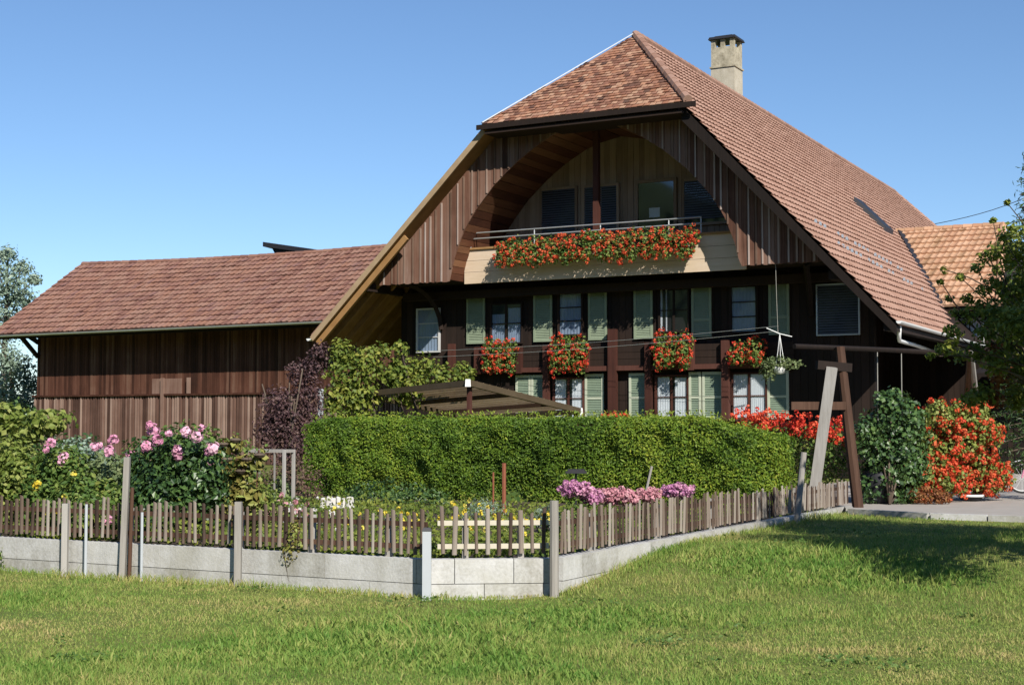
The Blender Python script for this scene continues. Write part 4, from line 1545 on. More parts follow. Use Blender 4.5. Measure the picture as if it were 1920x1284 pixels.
plant('grape_vine', 'bright green broad leaved vine at far left in front of the barn', 'vine', (*gpos(70, 850, -19)[:2], 0.36),
      [(*gpos(95, 795, -19)[:2], 1.98, 0.5, 0.4, 0.22), (*gpos(15, 780, -19)[:2], 2.1, 0.35, 0.4, 0.2), (*gpos(60, 815, -19)[:2], 1.8, 0.6, 0.4, 0.25), (*gpos(20, 830, -19)[:2], 1.6, 0.6, 0.4, 0.35)], 1100, 0.12, L_LIME, asp=0.85, stem_r=0.025)
plant('tall_shrub', 'dark shrub against the far left end of the barn', 'shrub', (*gpos(35, 850, -15)[:2], 0.36),
      [(*gpos(25, 790, -15)[:2], 1.9, 0.8, 0.6, 0.5), (*gpos(40, 830, -15)[:2], 1.3, 1.0, 0.6, 0.6), (*gpos(140, 840, -15)[:2], 1.2, 1.0, 0.5, 0.5)], 2600, 0.1, L_DARK, stem_r=0.03)
plant('silver_shrub', 'grey green shrub behind the pink roses', 'shrub', (*gpos(140, 880, -21)[:2], 0.36),
      [(*gpos(140, 850, -21)[:2], 1.2, 0.6, 0.5, 0.45), (*gpos(185, 850, -21)[:2], 1.1, 0.5, 0.4, 0.4)], 2200, 0.07, L_GREY, stem_r=0.02)
# withered sunflowers
sf = thing('sunflower', 'withered brown sunflowers drooping beside the pale cold frame', 'sunflower', (*gpos(437, 930, -23.2)[:2], 0.36))
mb, lf, hd = MB(), MB(), MB()
for u, v, le in ((418, 830, 0.1), (440, 822, -0.1), (462, 858, 0.15), (450, 880, 0.05), (485, 850, 0.1), (425, 858, -.1)):
    t = np.array(gpos(u, v, -23.2))
    b0 = np.array([t[0] - le, -23.2, 0.36])
    mb.tube([b0, (b0 + t) / 2 + np.array([0.02, 0, 0.1]), t + np.array([0, 0, 0.05]), t + np.array([0.06, -0.06, 0])], [0.016, 0.014, 0.012, 0.01], 6)
    hd.lathe([(0.0, 0.03), (0.06, 0.025), (0.085, 0.0), (0.05, -0.035), (0.0, -0.04)], t + np.array([0.07, -0.07, -0.02]), 12)
    pp, dd = ell([(t[0], t[1], t[2] - 0.08, 0.16, 0.13, 0.14), ((t[0] + b0[0]) / 2, -23.2, (t[2] + 0.36) / 2, 0.16, 0.13, 0.25)], 190, 0.3)
    lf.leaves(pp[:110], dd[:110], 0.11, 0.7)
mb.build('stem', BP, sf)
lf.build('foliage', L_BROWN, sf)
hd.build('seed_heads', BARK, sf)
plant('heather_shrub', 'reddish brown low shrub left of the hedge end', 'shrub', (*gpos(520, 930, -19)[:2], 0.36),
      [(*gpos(515, 915, -19)[:2], 0.8, 0.6, 0.5, 0.4), (*gpos(555, 905, -19)[:2], 0.85, 0.5, 0.45, 0.5), (*gpos(480, 925, -19)[:2], 0.7, 0.4, 0.4, 0.3)], 3200, 0.055, L_HEATH, stem_r=0.015)
plant('dark_mound', 'low dark green mound in front of the hedge foot', 'shrub', (*gpos(720, 945, -15.2)[:2], 0.36),
      [(*gpos(720, 940, -15.2)[:2], 0.5, 1.0, 0.5, 0.35), (*gpos(790, 945, -15.2)[:2], 0.45, 0.7, 0.45, 0.25)], 2600, 0.06, L_DARK, stem_r=0.015)
for u, w, y, lab in ((908, 0.42, -18.3, 'silver grey cushion plant left of the rusty rod'), (1025, 0.34, -19.6, 'small silver cushion plant right of the rusty rod')):
    c_ = gpos(u, 950, y)
    plant('cushion_plant', lab, 'plant', (c_[0], y, 0.36), [(c_[0], y, 0.42, w, w * 0.8, 0.25), (c_[0], y, 0.5, w * 0.6, w * 0.5, 0.22)], 900, 0.05, L_GREY, asp=0.3, stem_r=0.01, group='silver cushion plants')
for u, v, d, w, m_, lab in ((1078, 916, 20.5, 0.22, F_LILAC, 'tall bright lilac aster right beside the thick grey post'), (1108, 930, 20.8, 0.16, F_LILAC, 'small purple aster between the two bigger clumps'),
                            (1152, 930, 21.6, 0.42, F_ROSE, 'broad dusky pink aster clump along the fence'), (1214, 928, 22.8, 0.2, F_ROSE, 'pale pink aster next to the thin leaning rod'), (1268, 920, 24, 0.3, F_LILAC, 'mauve aster clump farthest along the fence')):
    c_ = at(u, v, d=d)
    z0 = 0.36
    root = plant('aster', lab, 'aster', (c_[0], c_[1], z0), [(c_[0], c_[1], (c_[2] + z0) / 2, w * 0.8, 0.22, (c_[2] - z0) / 2 + 0.05)], 500, 0.05, L_MID, asp=0.35, stem_r=0.008, group='asters along the fence')
    p, d_ = ell([(c_[0], c_[1], c_[2], w, 0.24, 0.11)], int(150 * w / 0.3), 0.5)
    heads(p, 12, 0.035, 0.04).build('blossoms', m_, root)

# bedding between fence and hedge: uncountable low growth
N = 26000
bx = rng.uniform(-3, 10.1, N)
by = -24.9 + 10.5 * rng.random(N) ** 1.4
patch = vnoise(bx, by, 1.3, 41)
bz = 0.37 + np.abs(rng.normal(size=N)) * 0.11 * np.clip(0.5 + patch * 0.9, 0.12, 2.2)
ok = (by > -25.1 + np.clip((bx - 9.2) * 0.65, 0, 5))
mb = MB()
mb.leaves(np.stack([bx, by, bz], 1)[ok], rng.normal(size=(ok.sum(), 3)) + (0, -.3, .6), 0.07, 0.6, r=np.clip(0.4 + 0.22 * vnoise(bx, by, 2, 44) + 0.2 * rng.normal(size=N), 0, 1)[ok])
tag(mb.build('ground_cover', L_YEL), 'low mixed bedding plants seen through the pickets', 'bedding plants', kind='stuff')
for m_, n, lo, hi, nm, lab in ((F_YEL, 70, 620, 1040, 'yellow_flowers', 'scattered small yellow flowers behind the pickets'), (F_WHITE, 45, 440, 640, 'white_flowers', 'pale pinkish white flowers behind the middle pickets')):
    u = rng.uniform(lo, hi, n)
    y = rng.uniform(-23.5, -19.5, n)
    pts = np.array([[at(a, 950, y=c)[0], c, 0.5 + 0.22 * rng.random()] for a, c in zip(u, y)])
    tag(heads(pts, 9, 0.03, 0.04).build(nm, m_), lab, 'flowers', kind='stuff')
for u, v0, lab, m_, nm, cat, w in ((543, 1035, 'dry brown vine hanging over the concrete wall below the pickets', L_BROWN, 'dry_vine', 'vine', 0.12), (6, 1045, 'leafy green weed at the wall foot at the far left', L_MID, 'weed', 'weed', 0.16)):
    q = at(u, v0, y=-25.25)
    e_ = [(q[0], -25.26, q[2], w, 0.06, 0.2), (q[0] + 0.05, -25.22, q[2] + 0.25, w * 0.8, 0.06, 0.18)] if nm == 'dry_vine' else [(q[0], -25.4, 0.14, w, 0.12, 0.16)]
    plant(nm, lab, cat, (q[0], -25.24 if nm == 'dry_vine' else -25.4, 0.0), e_, 150 if nm == 'dry_vine' else 220, 0.05, m_, 0.2, stem_r=0.006)
# edging stones
for i, u in enumerate((606, 618, 626, 634, 645, 656)):
    c_ = gpos(u, 950, -17.5)
    mb = MB()
    pts = rng.normal(size=(8, 3)) * 0.01
    mb.box((c_[0], -17.5, 0.47 + 0.03 * (i % 2)), (0.1 + 0.03 * (i % 3), 0.12, 0.22), 0.3 * i, taper=0.75)
    st = mb.build('edging_stone', STONE, loc=(c_[0], -17.5, 0.36))
    bv = st.modifiers.new('bevel', 'BEVEL')
    bv.width = 0.025
    bv.segments = 2
    tag(st, 'upright pale edging stone in a row at the left hedge foot', 'stone', 'pale edging stones at the hedge foot')

# cold frame
cf = thing('cold_frame', 'small pale grey framed cold frame between sunflowers and hedge', 'cold frame', (*gpos(505, 930, -20)[:2], 0.36))
p0, p1 = gpos(462, 842, -20), gpos(533, 842, -20)
zt = p0[2]
for x in (p0[0], p1[0]):
    for y in (-20.0, -19.75):
        mb = MB()
        mb.bb(x - 0.022, y - 0.022, 0.36, x + 0.022, y + 0.022, zt)
        mb.build('leg', GY, cf)
mb = MB()
for y in (-20.0, -19.75):
    mb.bb(p0[0], y - 0.02, zt - 0.05, p1[0], y + 0.02, zt)
for x in (p0[0], p1[0]):
    mb.bb(x - 0.02, -20.0, zt - 0.049, x + 0.02, -19.75, zt - 0.002)
mb.build('top_frame', GY, cf)
for f in (0.35, 0.75):
    mb = MB()
    xx = p0[0] + (p1[0] - p0[0]) * f
    mb.bb(xx - 0.012, -20.01, 0.36, xx + 0.012, -19.99, zt - 0.06)
    mb.build('bar', GY, cf)
p, d = ell([((p0[0] + p1[0]) / 2, -19.6, 0.7, 0.3, 0.2, 0.32)], 500, 0.05)
mb = MB()
mb.leaves(p, d, 0.08)
tag(mb.build('cabbage_plant', L_PALE, loc=((p0[0] + p1[0]) / 2, -19.6, 0.36)), 'bluish green leafy plant growing inside the pale cold frame', 'plant')
# rods
for u, v, d, r0, mat_, nm, lab, ln in ((945, 868, 24.5, 0.035, RUST, 'rusty_rod', 'thick rusty iron rod in front of the hedge', 0.0), (925, 885, 24.6, 0.016, RUST, 'rusty_rod', 'thin rusty rod left of the thick rusty one', 0), (1222, 874, 23, 0.02, GY, 'garden_cane', 'thin grey cane leaning before the hedge', -0.22)):
    t = at(u, v, d=d)
    mb = MB()
    mb.tube([(t[0] + ln, t[1], 0.33), (t[0] + ln / 2, t[1], 0.8), (t[0], t[1], t[2])], r0, 7)
    tag(mb.build(nm, mat_, loc=(t[0] + ln, t[1], 0.36)), lab, 'rod' if mat_ is RUST else 'cane')
# trellis topped lamp-like seed feeder behind the aster
t = at(1080, 885, d=21.2)
bf = thing('bird_table', 'small dark flat topped bird table behind the lilac aster', 'bird table', (t[0], t[1], 0.36))
mb = MB()
mb.tube([(t[0], t[1], 0.33), (t[0], t[1], t[2])], 0.015, 6)
mb.build('pole', DM, bf)
mb = MB()
mb.box((t[0], t[1], t[2]), (0.3, 0.22, 0.03), YAW)
mb.box((t[0], t[1], t[2] + 0.03), (0.24, 0.17, 0.03), YAW)
mb.build('tray', DM, bf)

# ------------------------------------------------------------------ shrubs by the house
cpt = lambda u, v, d: tuple(float(q) for q in at(u, v, d=d))
c_ = cpt(548, 900, 36)
stems = []
for i in range(9):
    tp = np.array(cpt(rng.uniform(490, 605), rng.uniform(690, 750), 36 + rng.normal() * 0.3))
    b0 = np.array([c_[0] + rng.normal() * 0.15, c_[1], 0.37])
    stems.append([b0, (b0 * 0.6 + tp * 0.4) + rng.normal(size=3) * 0.08, tp])
es = [(*cpt(u, v, 36), r0, r0, r0 * 1.15) for u, v, r0 in ((545, 780, 0.62), (520, 760, 0.5), (575, 740, 0.5), (585, 690, 0.36), (560, 700, 0.35), (510, 810, 0.5), (590, 800, 0.5), (550, 840, 0.6), (600, 660, 0.25))]
plant('purple_shrub', 'purple leaved smoke tree in front of the barn wall', 'tree', (c_[0], c_[1], 0.37), es, 7500, 0.075, L_PURP, 0.2, 0.7, stems, 0.035, leafname='crown', stemname='trunk')
c_ = cpt(720, 900, 37)
es = [(*cpt(u, v, 37 + o), r0, r0, r0) for u, v, r0, o in ((650, 700, 0.55, 0), (640, 745, 0.5, 0), (690, 680, 0.5, 0), (680, 740, 0.6, 0.2), (740, 700, 0.42, 0), (752, 655, 0.24, 0), (640, 660, 0.36, 0), (790, 690, 0.4, 0.3), (830, 710, 0.45, 0.3), (870, 700, 0.32, 0.2), (765, 730, 0.5, 0), (720, 655, 0.2, 0), (625, 770, 0.4, 0))]
stems = [[(c_[0] - 1 + i * 0.5, c_[1], 0.37), (np.array(e[:3]) * 0.6 + np.array([c_[0] - 1 + i * 0.5, c_[1], 0.37]) * 0.4), e[:3]] for i, e in enumerate(es[:6])]
plant('climbing_shrub', 'tall yellow green leafy shrub below the left roof edge', 'shrub', (c_[0], c_[1], 0.37), es, 4300, 0.115, L_YEL, 0.3, 0.75, stems, 0.045)
t = cpt(601, 732, 36.5)
mb = MB()
mb.bb(t[0] - 0.05, t[1] - 0.05, 0.37, t[0] + 0.05, t[1] + 0.05, t[2])
mb.box((t[0], t[1], t[2] + 0.02), (0.13, 0.13, 0.04), taper=0.6)
tag(mb.build('white_post', WP, loc=(t[0], t[1], 0.37)), 'white post between the purple shrub and the hedge', 'post')

# pergola: tilted slatted canopy seen from below
A = np.array(at(880, 718, d=33.5))
B = np.array(at(680, 739, d=37.6))
C_ = np.array(at(1090, 771, d=37.6))
D_ = B + C_ - A
pg = thing('pergola', 'flat slatted wooden canopy rising just above the hedge', 'pergola', ((A[0] + D_[0]) / 2, (A[1] + D_[1]) / 2, 0.37))
for p_, q_ in ((A, B), (A, C_), (B, D_), (C_, D_)):
    mb = MB()
    mb.beam(p_, q_, 0.1, 0.14)
    mb.build('edge_beam', PGW, pg)
mb = MB()
k = 19
for i in range(1, k):
    p_ = A + (C_ - A) * i / k
    mb.beam(p_ + ZU * 0.06, p_ + (B - A) + ZU * 0.06, 0.085, 0.04)
mb.build('slats', BG, pg)
for f in (0.33, 0.67):
    mb = MB()
    mb.beam(B + (D_ - B) * f - ZU * 0.04, A + (C_ - A) * f - ZU * 0.04, 0.07, 0.1)
    mb.build('joist', BP, pg)
for p_, s in ((A, -0.02), (B, 0), (C_, 0), (D_, 0)):
    q_ = p_ + ((A + D_) / 2 - p_) * 0.05
    mb = MB()
    mb.bb(q_[0] - 0.045, q_[1] - 0.045, 0.37, q_[0] + 0.045, q_[1] + 0.045, p_[2] - 0.06)
    mb.build('pergola_post', RW, pg)
for p_ in (A, B, C_):
    mb = MB()
    mb.box(p_ + np.array([0, -0.06, 0.0]), (0.13, 0.13, 0.17), YAW, taper=0.85)
    mb.build('bracket', WM, pg)

# second green bush with red flowers, behind the hedge and beside the swing
es = [(*at(u, v, y=-10.2), rx, 0.5, rz) for u, v, rx, rz in ((1420, 815, 0.5, 0.4), (1470, 830, 0.5, 0.45), (1520, 835, 0.5, 0.5), (1565, 840, 0.4, 0.5), (1540, 880, 0.6, 0.4), (1450, 860, 0.7, 0.5))]
c_ = at(1500, 900, y=-10.2)
rb = plant('begonia_bush', 'green bush topped with red flowers behind the right hedge end', 'bush', (c_[0], c_[1], 0.37), es, 4200, 0.075, L_MID, 0.45, stem_r=0.02)
p, d = ell([(*at(u, v, y=-10.4), 0.42, 0.42, 0.2) for u, v in ((1405, 780), (1440, 782), (1480, 785), (1520, 790), (1562, 798), (1425, 796), (1465, 800), (1505, 806), (1545, 812), (1580, 815))], 330, 0.4)
heads(p, 12, 0.05, 0.05).build('blossoms', F_RED, rb)
c_ = at(1150, 778, y=0.8)
rb = plant('geranium_tub', 'small tuft of red geraniums peeping over the middle of the hedge', 'plant', (c_[0], c_[1], 0.38), [(c_[0], c_[1], c_[2] - 0.5, 0.6, 0.3, 0.55)], 900, 0.08, L_MID, stem_r=0.02)
p, d = ell([(c_[0], c_[1], c_[2] - 0.05, 0.5, 0.3, 0.14)], 45, 0.4)
heads(p, 12, 0.05, 0.05).build('blossoms', F_RED, rb)

# ------------------------------------------------------------------ swing frame
sw = thing('swing_frame', 'tall wooden A frame swing with one pale and one brown leg', 'swing frame', (10.2, -12.5, 0.38))
def leg(p, q, w, h, mat_):
    mb = MB()
    mb.beam(p, q, w, h, up=(0, 1, 0))
    mb.build('leg', mat_, sw)
leg((9.81, -12.73, 0.3), (10.16, -12.5, 2.95), 0.17, 0.14, GY)
mb = MB()
mb.tube([(10.56, -12.3, 0.3), (10.38, -12.22, 1.8), (10.21, -12.16, 3.34)], [0.105, 0.1, 0.09], 9)
mb.build('leg', BP, sw)
mb = MB()
mb.tube([(9.6, -13.0, 3.33), (10.8, -10.8, 3.33), (12.05, -8.6, 3.3)], 0.05, 8)
mb.build('beam', DW, sw)
mb = MB()
mb.beam((9.46, -12.78, 2.24), (10.35, -12.3, 2.24), 0.06, 0.15)
mb.build('crossbar', BP, sw)
mb = MB()
mb.beam((9.9, -12.6, 3.0), (10.4, -12.1, 2.95), 0.1, 0.16)
mb.build('brace', DW, sw)
for u in (1645, 1690):
    t = at(u, 660, z=3.3)
    mb = MB()
    mb.tube([(t[0], t[1], 3.3), (t[0], t[1] - 0.02, 2.2), (t[0] + 0.01, t[1] - 0.03, 0.95 if u == 1645 else 1.9)], 0.009, 6)
    mb.build('rope', ROPE, sw)
t = at(1820, 660, z=3.28)
for u, m_ in ((1795, BP), (1850, GY)):
    b0 = at(u, 922, z=0.38)
    mb = MB()
    mb.tube([(b0[0], b0[1], 0.3), tuple((b0 + t) / 2), tuple(t)], 0.06, 8)
    mb.build('leg', m_, sw)

# ------------------------------------------------------------------ ivy, geranium bank, bowl, bicycle
c_ = at(1668, 945, z=0.38)
es = [(*at(u, v, d=28.6), rx, 0.6, rz) for u, v, rx, rz in ((1670, 790, 0.5, 0.5), (1650, 850, 0.5, 0.55), (1700, 840, 0.42, 0.6), (1670, 870, 0.55, 0.5), (1700, 900, 0.35, 0.45), (1675, 750, 0.3, 0.22), (1630, 810, 0.28, 0.35), (1712, 790, 0.22, 0.35), (1640, 915, 0.36, 0.3), (1690, 930, 0.36, 0.22), (1715, 870, 0.25, 0.4))]
iv = plant('ivy_bush', 'tall rounded ivy bush with glossy dark leaves behind the swing ropes', 'bush', (c_[0], c_[1], 0.38), es, 6800, 0.085, L_DARK, 0.6, 0.85, stem_r=0.025, lump=0.34)
mb = MB()
t = at(1650, 915, d=28.6)
mb.lathe([(0.3, 0), (0.36, 0.3), (0.36, 0.55), (0.3, 0.62), (0.0, 0.62)], (t[0], t[1], 0.38), 16)
tag(mb.build('barrel', DM, loc=(t[0], t[1], 0.38), smooth=True), 'dark barrel under the ivy bush', 'barrel')


def geranium(label, clumps, nl, nf, pet, lm=L_LIME, gp_='geraniums by the yard', d=29.3):
    es = [(*at(u, v, d=d), r0 * 1.2, 0.45, r0 * s * 1.15) for u, v, r0, s in clumps]
    us = np.mean([c[0] for c in clumps])
    b0 = at(us, 932, z=0.38)
    root = plant('geranium', label, 'geranium', (b0[0], b0[1] + 0.2, 0.38), es, nl, 0.07, lm, 0.4, 0.9, group=gp_, stem_r=0.015)
    p, dd = ell(es, nf * 3, 0.8)
    tow = (dd @ -F0) > -0.1
    heads(p[tow][:nf] + rng.normal(size=(min(nf, tow.sum()), 3)) * 0.04, 14, 0.06, 0.06).build('blossoms', pet, root)
    return root


geranium('upright red geranium climbing behind the dark swing leg', [(1755, 775, 0.24, 1.2), (1738, 822, 0.22, 1.0), (1785, 790, 0.26, 1.2), (1775, 845, 0.34, 0.8), (1800, 770, 0.16, 1.2)], 1900, 100, F_ORANGE)
geranium('tall red geranium at the right end of the bank', [(1825, 785, 0.26, 1.2), (1855, 812, 0.24, 1.1), (1815, 835, 0.32, 0.9), (1840, 765, 0.13, 1.2)], 1700, 95, F_ORANGE)
geranium('dense orange red geraniums low beside the ivy', [(1745, 880, 0.36, 1.0), (1730, 905, 0.3, 0.8), (1775, 900, 0.34, 0.9), (1715, 935, 0.2, 0.5)], 2000, 170, F_ORANGE, d=29.0)
geranium('fiery red geraniums spilling behind the white rimmed bowl', [(1830, 875, 0.4, 0.9), (1865, 890, 0.32, 0.9), (1800, 895, 0.3, 0.9), (1850, 915, 0.3, 0.5)], 2000, 190, F_ORANGE, d=29.6)
plant('autumn_shrub', 'rust coloured low shrub in front of the orange geraniums', 'shrub', (*at(1740, 940, z=0.38)[:2], 0.38),
      [(*at(1730, 928, d=28.3), 0.34, 0.3, 0.18), (*at(1765, 932, d=28.3), 0.2, 0.25, 0.16)], 900, 0.06, L_RUST, stem_r=0.01)
t = at(1820, 938, z=0.38)
bw = thing('flower_bowl', 'dark shallow planter bowl with a white rim on the paving', 'bowl', tuple(t))
mb = MB()
mb.lathe([(0.1, 0.0), (0.2, 0.02), (0.25, 0.1), (0.24, 0.12), (0.2, 0.1), (0.0, 0.09)], t, 20)
mb.build('bowl', DM, bw, smooth=True)
mb = MB()
mb.lathe([(0.243, 0.075), (0.268, 0.08), (0.272, 0.12), (0.245, 0.125), (0.235, 0.118)], t, 20)
mb.build('rim', WM, bw, smooth=True)

bk = thing('bicycle', 'pink bicycle with pale mudguards parked at the right edge of the yard', 'bicycle', (12.35, -5.2, 0.38))
ux = np.array([0.9, 0.436, 0])
bo = np.array([12.3, -5.3, 0.38])
for off in (0.0, 1.05):
    c0 = bo + ux * off + ZU * 0.34
    a = np.linspace(0, 2 * math.pi, 29)
    wh = MB()
    wh.tube([c0 + 0.32 * (ux * math.cos(t) + ZU * math.sin(t)) for t in a], 0.022, 6, cap=False)
    wo_ = wh.build('wheel', TYRE, bk)
    rm = MB()
    rm.tube([c0 + 0.29 * (ux * math.cos(t) + ZU * math.sin(t)) for t in a], 0.011, 5, cap=False)
    for t in np.arange(12) * math.pi / 6:
        rm.tube([c0, c0 + 0.285 * (ux * math.cos(t) + ZU * math.sin(t))], 0.003, 4)
    rm.build('rim', WM, wo_)
    gd = MB()
    a = np.linspace(0.4, 2.9, 14)
    gd.tube([c0 + 0.365 * (ux * math.cos(t) + ZU * math.sin(t)) for t in a], 0.026, 5)
    gd.build('mudguard', WM, bk)
J = lambda s, z: bo + ux * s + ZU * z
fr_ = MB()
for p_, q_ in (((0, 0.34), (0.16, 0.9)), ((0.16, 0.86), (0.62, 0.82)), ((0.14, 0.74), (0.52, 0.3)), ((0.52, 0.3), (0.64, 0.9)), ((0.52, 0.3), (1.05, 0.34)), ((1.05, 0.34), (0.62, 0.8))):
    fr_.tube([J(*p_), J(*q_)], 0.02, 6)
fr_.build('frame', PINKP, bk)
mb = MB()
mb.box(J(0.66, 0.94), (0.25, 0.15, 0.06), math.atan2(ux[1], ux[0]), taper=0.8)
mb.build('saddle', TYRE, bk)
mb = MB()
sd_ = np.array([-ux[1], ux[0], 0])
mb.tube([J(0.16, 0.9), J(0.15, 1.02)], 0.016, 6)
mb.tube([J(0.28, 1.04) + sd_ * 0.28, J(0.15, 1.04) + sd_ * 0.1, J(0.15, 1.04) - sd_ * 0.1, J(0.28, 1.04) - sd_ * 0.28], 0.014, 6)
mb.build('handlebar', DM, bk)

# dark shed behind the bicycle
sh = thing('shed', 'dark wooden shed in the shade behind the bicycle', 'shed', (12.5, 9, 0.38))
mb = MB()
for i in range(34):
    mb.bb(9.3 + i * 0.2, 8.0 - random.uniform(0, 0.03), 0.38, 9.48 + i * 0.2, 8.1, 3.5)
for i in range(20):
    mb.bb(9.25, 8.1 + i * 0.2, 0.38, 9.33, 8.28 + i * 0.2, 3.5)
mb.build('wall', DW, sh)
mb = MB()
mb.slab([(8.9, 6.6, 3.45), (16.4, 6.6, 3.45), (16.4, 12.4, 4.3), (8.9, 12.4, 4.3)], 0.12)
mb.build('roof', DW, sh)

# ------------------------------------------------------------------ trees
def branch(p, q, r0, r1, n=6, wob=0.08):
    p, q = np.array(p, float), np.array(q, float)
    t = np.linspace(0, 1, n)
    L = np.linalg.norm(q - p)
    pts = p + (q - p) * t[:, None] + np.sin(t * math.pi)[:, None] * rng.normal(size=3) * wob * L
    return pts, np.linspace(r0, r1, n)


# fruit tree at the right, trunk beyond the frame
tb = cpt(2040, 1000, 19.5)
tree = thing('fruit_tree', 'loose leaved fruit tree reaching in from the right edge', 'tree', (tb[0], tb[1], float(gz(tb[0], tb[1])) - 0.05))
fork = np.array([tb[0], tb[1], 2.3])
tk = MB()
pts, rad = branch((tb[0], tb[1], 0.2), fork, 0.17, 0.12)
tk.tube(pts, rad, 10)
clusters = [(1905, 470, 0.34, 1), (1912, 545, 0.32, 1), (1880, 590, 0.26, .7), (1845, 545, 0.1, .4), (1815, 590, 0.14, .45), (1850, 625, 0.18, .5), (1785, 648, 0.1, .5), (1800, 668, 0.13, .5), (1835, 660, 0.16, .6),
            (1862, 600, 0.16, .5), (1890, 650, 0.26, 1), (1915, 610, 0.3, 1), (1840, 740, 0.17, .9), (1815, 750, 0.12, .8), (1870, 680, 0.2, .8), (1915, 690, 0.28, 1), (1910, 745, 0.24, 1), (1770, 505, 0.05, .2), (1790, 585, 0.07, .4),
            (1862, 413, 0.035, .5), (1888, 380, 0.04, .4), (1880, 445, 0.07, .4), (1900, 430, 0.13, .6), (1868, 505, 0.09, .5), (1885, 540, .14, .7),
            (1800, 520, 0.07, .35), (1832, 502, 0.09, .4), (1778, 560, 0.07, .35), (1852, 482, 0.12, .5), (1764, 528, 0.04, .3), (1815, 558, 0.1, .45), (1842, 575, 0.16, .6), (1788, 622, 0.13, .6), (1768, 655, 0.1, .6), (1745, 668, 0.06, .4), (1865, 530, 0.14, .5), (1990, 560, 0.5, 1), (1960, 640, 0.45, 1), (2000, 720, 0.35, 1)]
cr = MB()
for u, v, r0, w in clusters:
    d = 19.5 + (rng.normal() * 0.5 if u < 1935 else rng.normal() * 1.3)
    c = np.array(cpt(u, v, d))
    if u > 1935:
        n = 900
    else:
        n = int(420 * w * (r0 / 0.25) ** 1.6) + 8
    p, dd = ell([(c[0], c[1], c[2], r0 * 1.15, r0 * 1.15, r0 * 0.9)], n, 0.2, 0.3)
    cr.leaves(p, dd, 0.075, 0.6)
    pts, rad = branch(fork + rng.normal(size=3) * 0.05, c, 0.035 if r0 > 0.2 else 0.018, 0.006)
    tk.tube(pts, rad, 6)
tk.build('trunk', BARK, tree, smooth=True)
cr.build('crown', L_YEL, tree)
p, dd = ell([(*cpt(1872, 705, 19.4), 0.17, 0.17, 0.2), (*cpt(1868, 745, 19.4), 0.12, 0.12, 0.14), (*cpt(1862, 655, 19.3), 0.1, 0.1, 0.12)], 260, 0.2)
mb = MB()
mb.leaves(p, dd, 0.075, 0.6)
tag(mb.build('withered_leaves', L_RUST, tree), 'rust brown dead leaves')
# crown part out of the picture that shades the grass
fork2 = np.array(cpt(2170, 560, 17.0))
ct = cpt(2200, 1000, 16.5)
t2 = thing('shade_tree', 'dense broad tree at the right edge whose shade falls on the grass', 'tree', (ct[0], ct[1], float(gz(ct[0], ct[1])) - 0.05))
tk, cr = MB(), MB()
pts, rad = branch((ct[0], ct[1], 0.0), (ct[0], ct[1], 2.6), 0.2, 0.13)
tk.tube(pts, rad, 10)
for i in range(34):
    c = np.array([ct[0], ct[1], 3.9]) + RV * rng.uniform(-1.9, 1.9) + F0 * rng.uniform(-2.4, 1.1) + ZU * rng.uniform(-1.5, 1.7)
    q = c - CAM
    if 960 + FPX * (q @ RV) / (q @ F0) - 0.95 * FPX / (q @ F0) < 1925:
        c = c + RV * (1925 - 960 + 0.95 * FPX / (q @ F0) - FPX * (q @ RV) / (q @ F0)) * (q @ F0) / FPX
    pts, rad = branch((ct[0], ct[1], 2.5), c, 0.05, 0.012)
    tk.tube(pts, rad, 6)
    p, dd = ell([(c[0], c[1], c[2], 0.75, 0.75, 0.55)], 900, 0.2, 0.3)
    cr.leaves(p, dd, 0.1, 0.6)
tk.build('trunk', BARK, t2, smooth=True)
cr.build('crown', L_MID, t2)
# conifer top at right edge
cb = cpt(1945, 900, 30)
cn = thing('spruce', 'dark spruce with its tip at the upper right edge', 'tree', (cb[0], cb[1], 0.38))
tk, cr = MB(), MB()
ztop = at(1930, 285, d=30)[2]
tk.tube([(cb[0], cb[1], 0.3), (cb[0], cb[1], ztop * 0.5), (cb[0], cb[1], ztop)], [0.14, 0.09, 0.015], 8)
z = 1.2
while z < ztop:
    rr_ = 0.95 * (1 - (z / ztop) ** 1.5) + 0.1
    for a in np.arange(7) * 0.9 + z * 5:
        e = np.array([cb[0] + rr_ * math.cos(a), cb[1] + rr_ * math.sin(a), z - 0.2 * rr_])
        o = np.array([cb[0], cb[1], z])
        tk.tube([o, (o + e) / 2, e], [0.02, 0.014, 0.006], 4)
        n = int(50 * rr_) + 8
        tt = rng.random(n) ** 0.7
        p = o + (e - o) * tt[:, None] + rng.normal(size=(n, 3)) * 0.07
        cr.leaves(p, rng.normal(size=(n, 3)) + (0, 0, .5), 0.13, 0.18)
    z += 0.26
tk.build('trunk', BARK, cn)
cr.build('crown', L_DARK, cn)

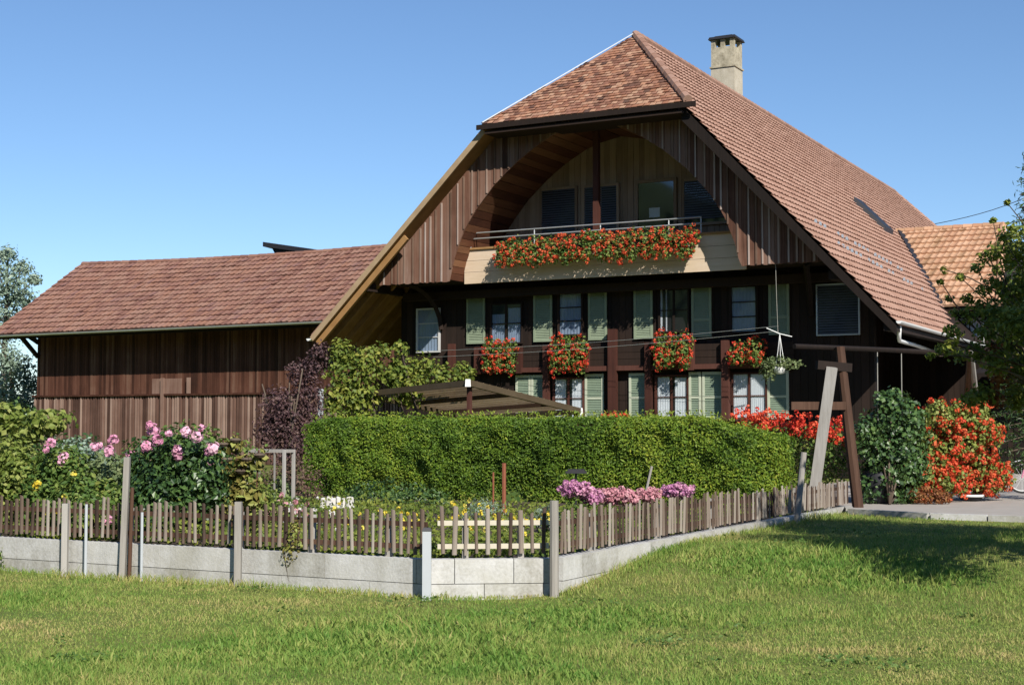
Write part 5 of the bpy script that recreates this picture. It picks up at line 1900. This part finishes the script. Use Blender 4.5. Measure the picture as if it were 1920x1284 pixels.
# pale trees beyond the barn, at the left edge
def far_tree(label, u, vb, d, blobs, n, lm, size):
    b0 = cpt(u, vb, d)
    root = thing('birch_tree', label, 'tree', (b0[0], b0[1], 0.0), 'trees beyond the barn')
    tk, cr = MB(), MB()
    top = np.array(cpt(*blobs[0][:2], d))
    tk.tube([(b0[0], b0[1], -0.1), (b0[0] * 0.5 + top[0] * 0.5, b0[1], top[2] * 0.55), top], [0.22, 0.14, 0.04], 8)
    for i, (bu, bv, r0) in enumerate(blobs):
        c = np.array(cpt(bu, bv, d)) + F0 * rng.normal() * 0.8
        pts, rad = branch((b0[0] * 0.5 + top[0] * 0.5, b0[1], max(1.5, c[2] - 1.2)), c, 0.06, 0.02)
        tk.tube(pts, rad, 5)
        p, dd = ell([(c[0], c[1], c[2], r0, r0, r0 * 0.8)], n, 0.25, 0.35)
        cr.leaves(p, dd, size, 0.5)
    tk.build('trunk', BARK, root)
    cr.build('crown', lm, root)
    return root


far_tree('feathery pale birch above the barn roof at the left edge', 5, 790, 72, [(15, 478, 0.6), (30, 500, 0.6), (5, 510, 0.8), (40, 535, 0.8), (15, 550, 1.0), (60, 523, 0.35), (50, 560, 0.6), (25, 590, 0.9), (-30, 560, 1.5), (-40, 500, 1.2), (-20, 610, 1.4), (20, 620, 0.8)], 330, L_GREY, 0.2)
far_tree('rounded grey green tree below the barn eave at the left edge', 25, 800, 66, [(20, 670, 0.8), (40, 690, 0.8), (5, 700, 0.9), (55, 720, 0.6), (30, 735, 1.0), (10, 750, 1.0), (50, 755, 0.7), (-25, 700, 1.2), (-30, 750, 1.2), (40, 775, 0.8)], 420, L_GREY, 0.18)

# overhead cable
t = np.linspace(0, 1, 14)
p_, q_ = np.array([0.6, 39.0, 12.4]), at(2080, 290, d=64)
mb = MB()
mb.tube([p_ + (q_ - p_) * s - ZU * 0.5 * math.sin(math.pi * s) for s in t], 0.018, 5)
tag(mb.build('overhead_cable', DM, loc=tuple(p_)), 'thin overhead cable running from the far roof end into the sky', 'cable')
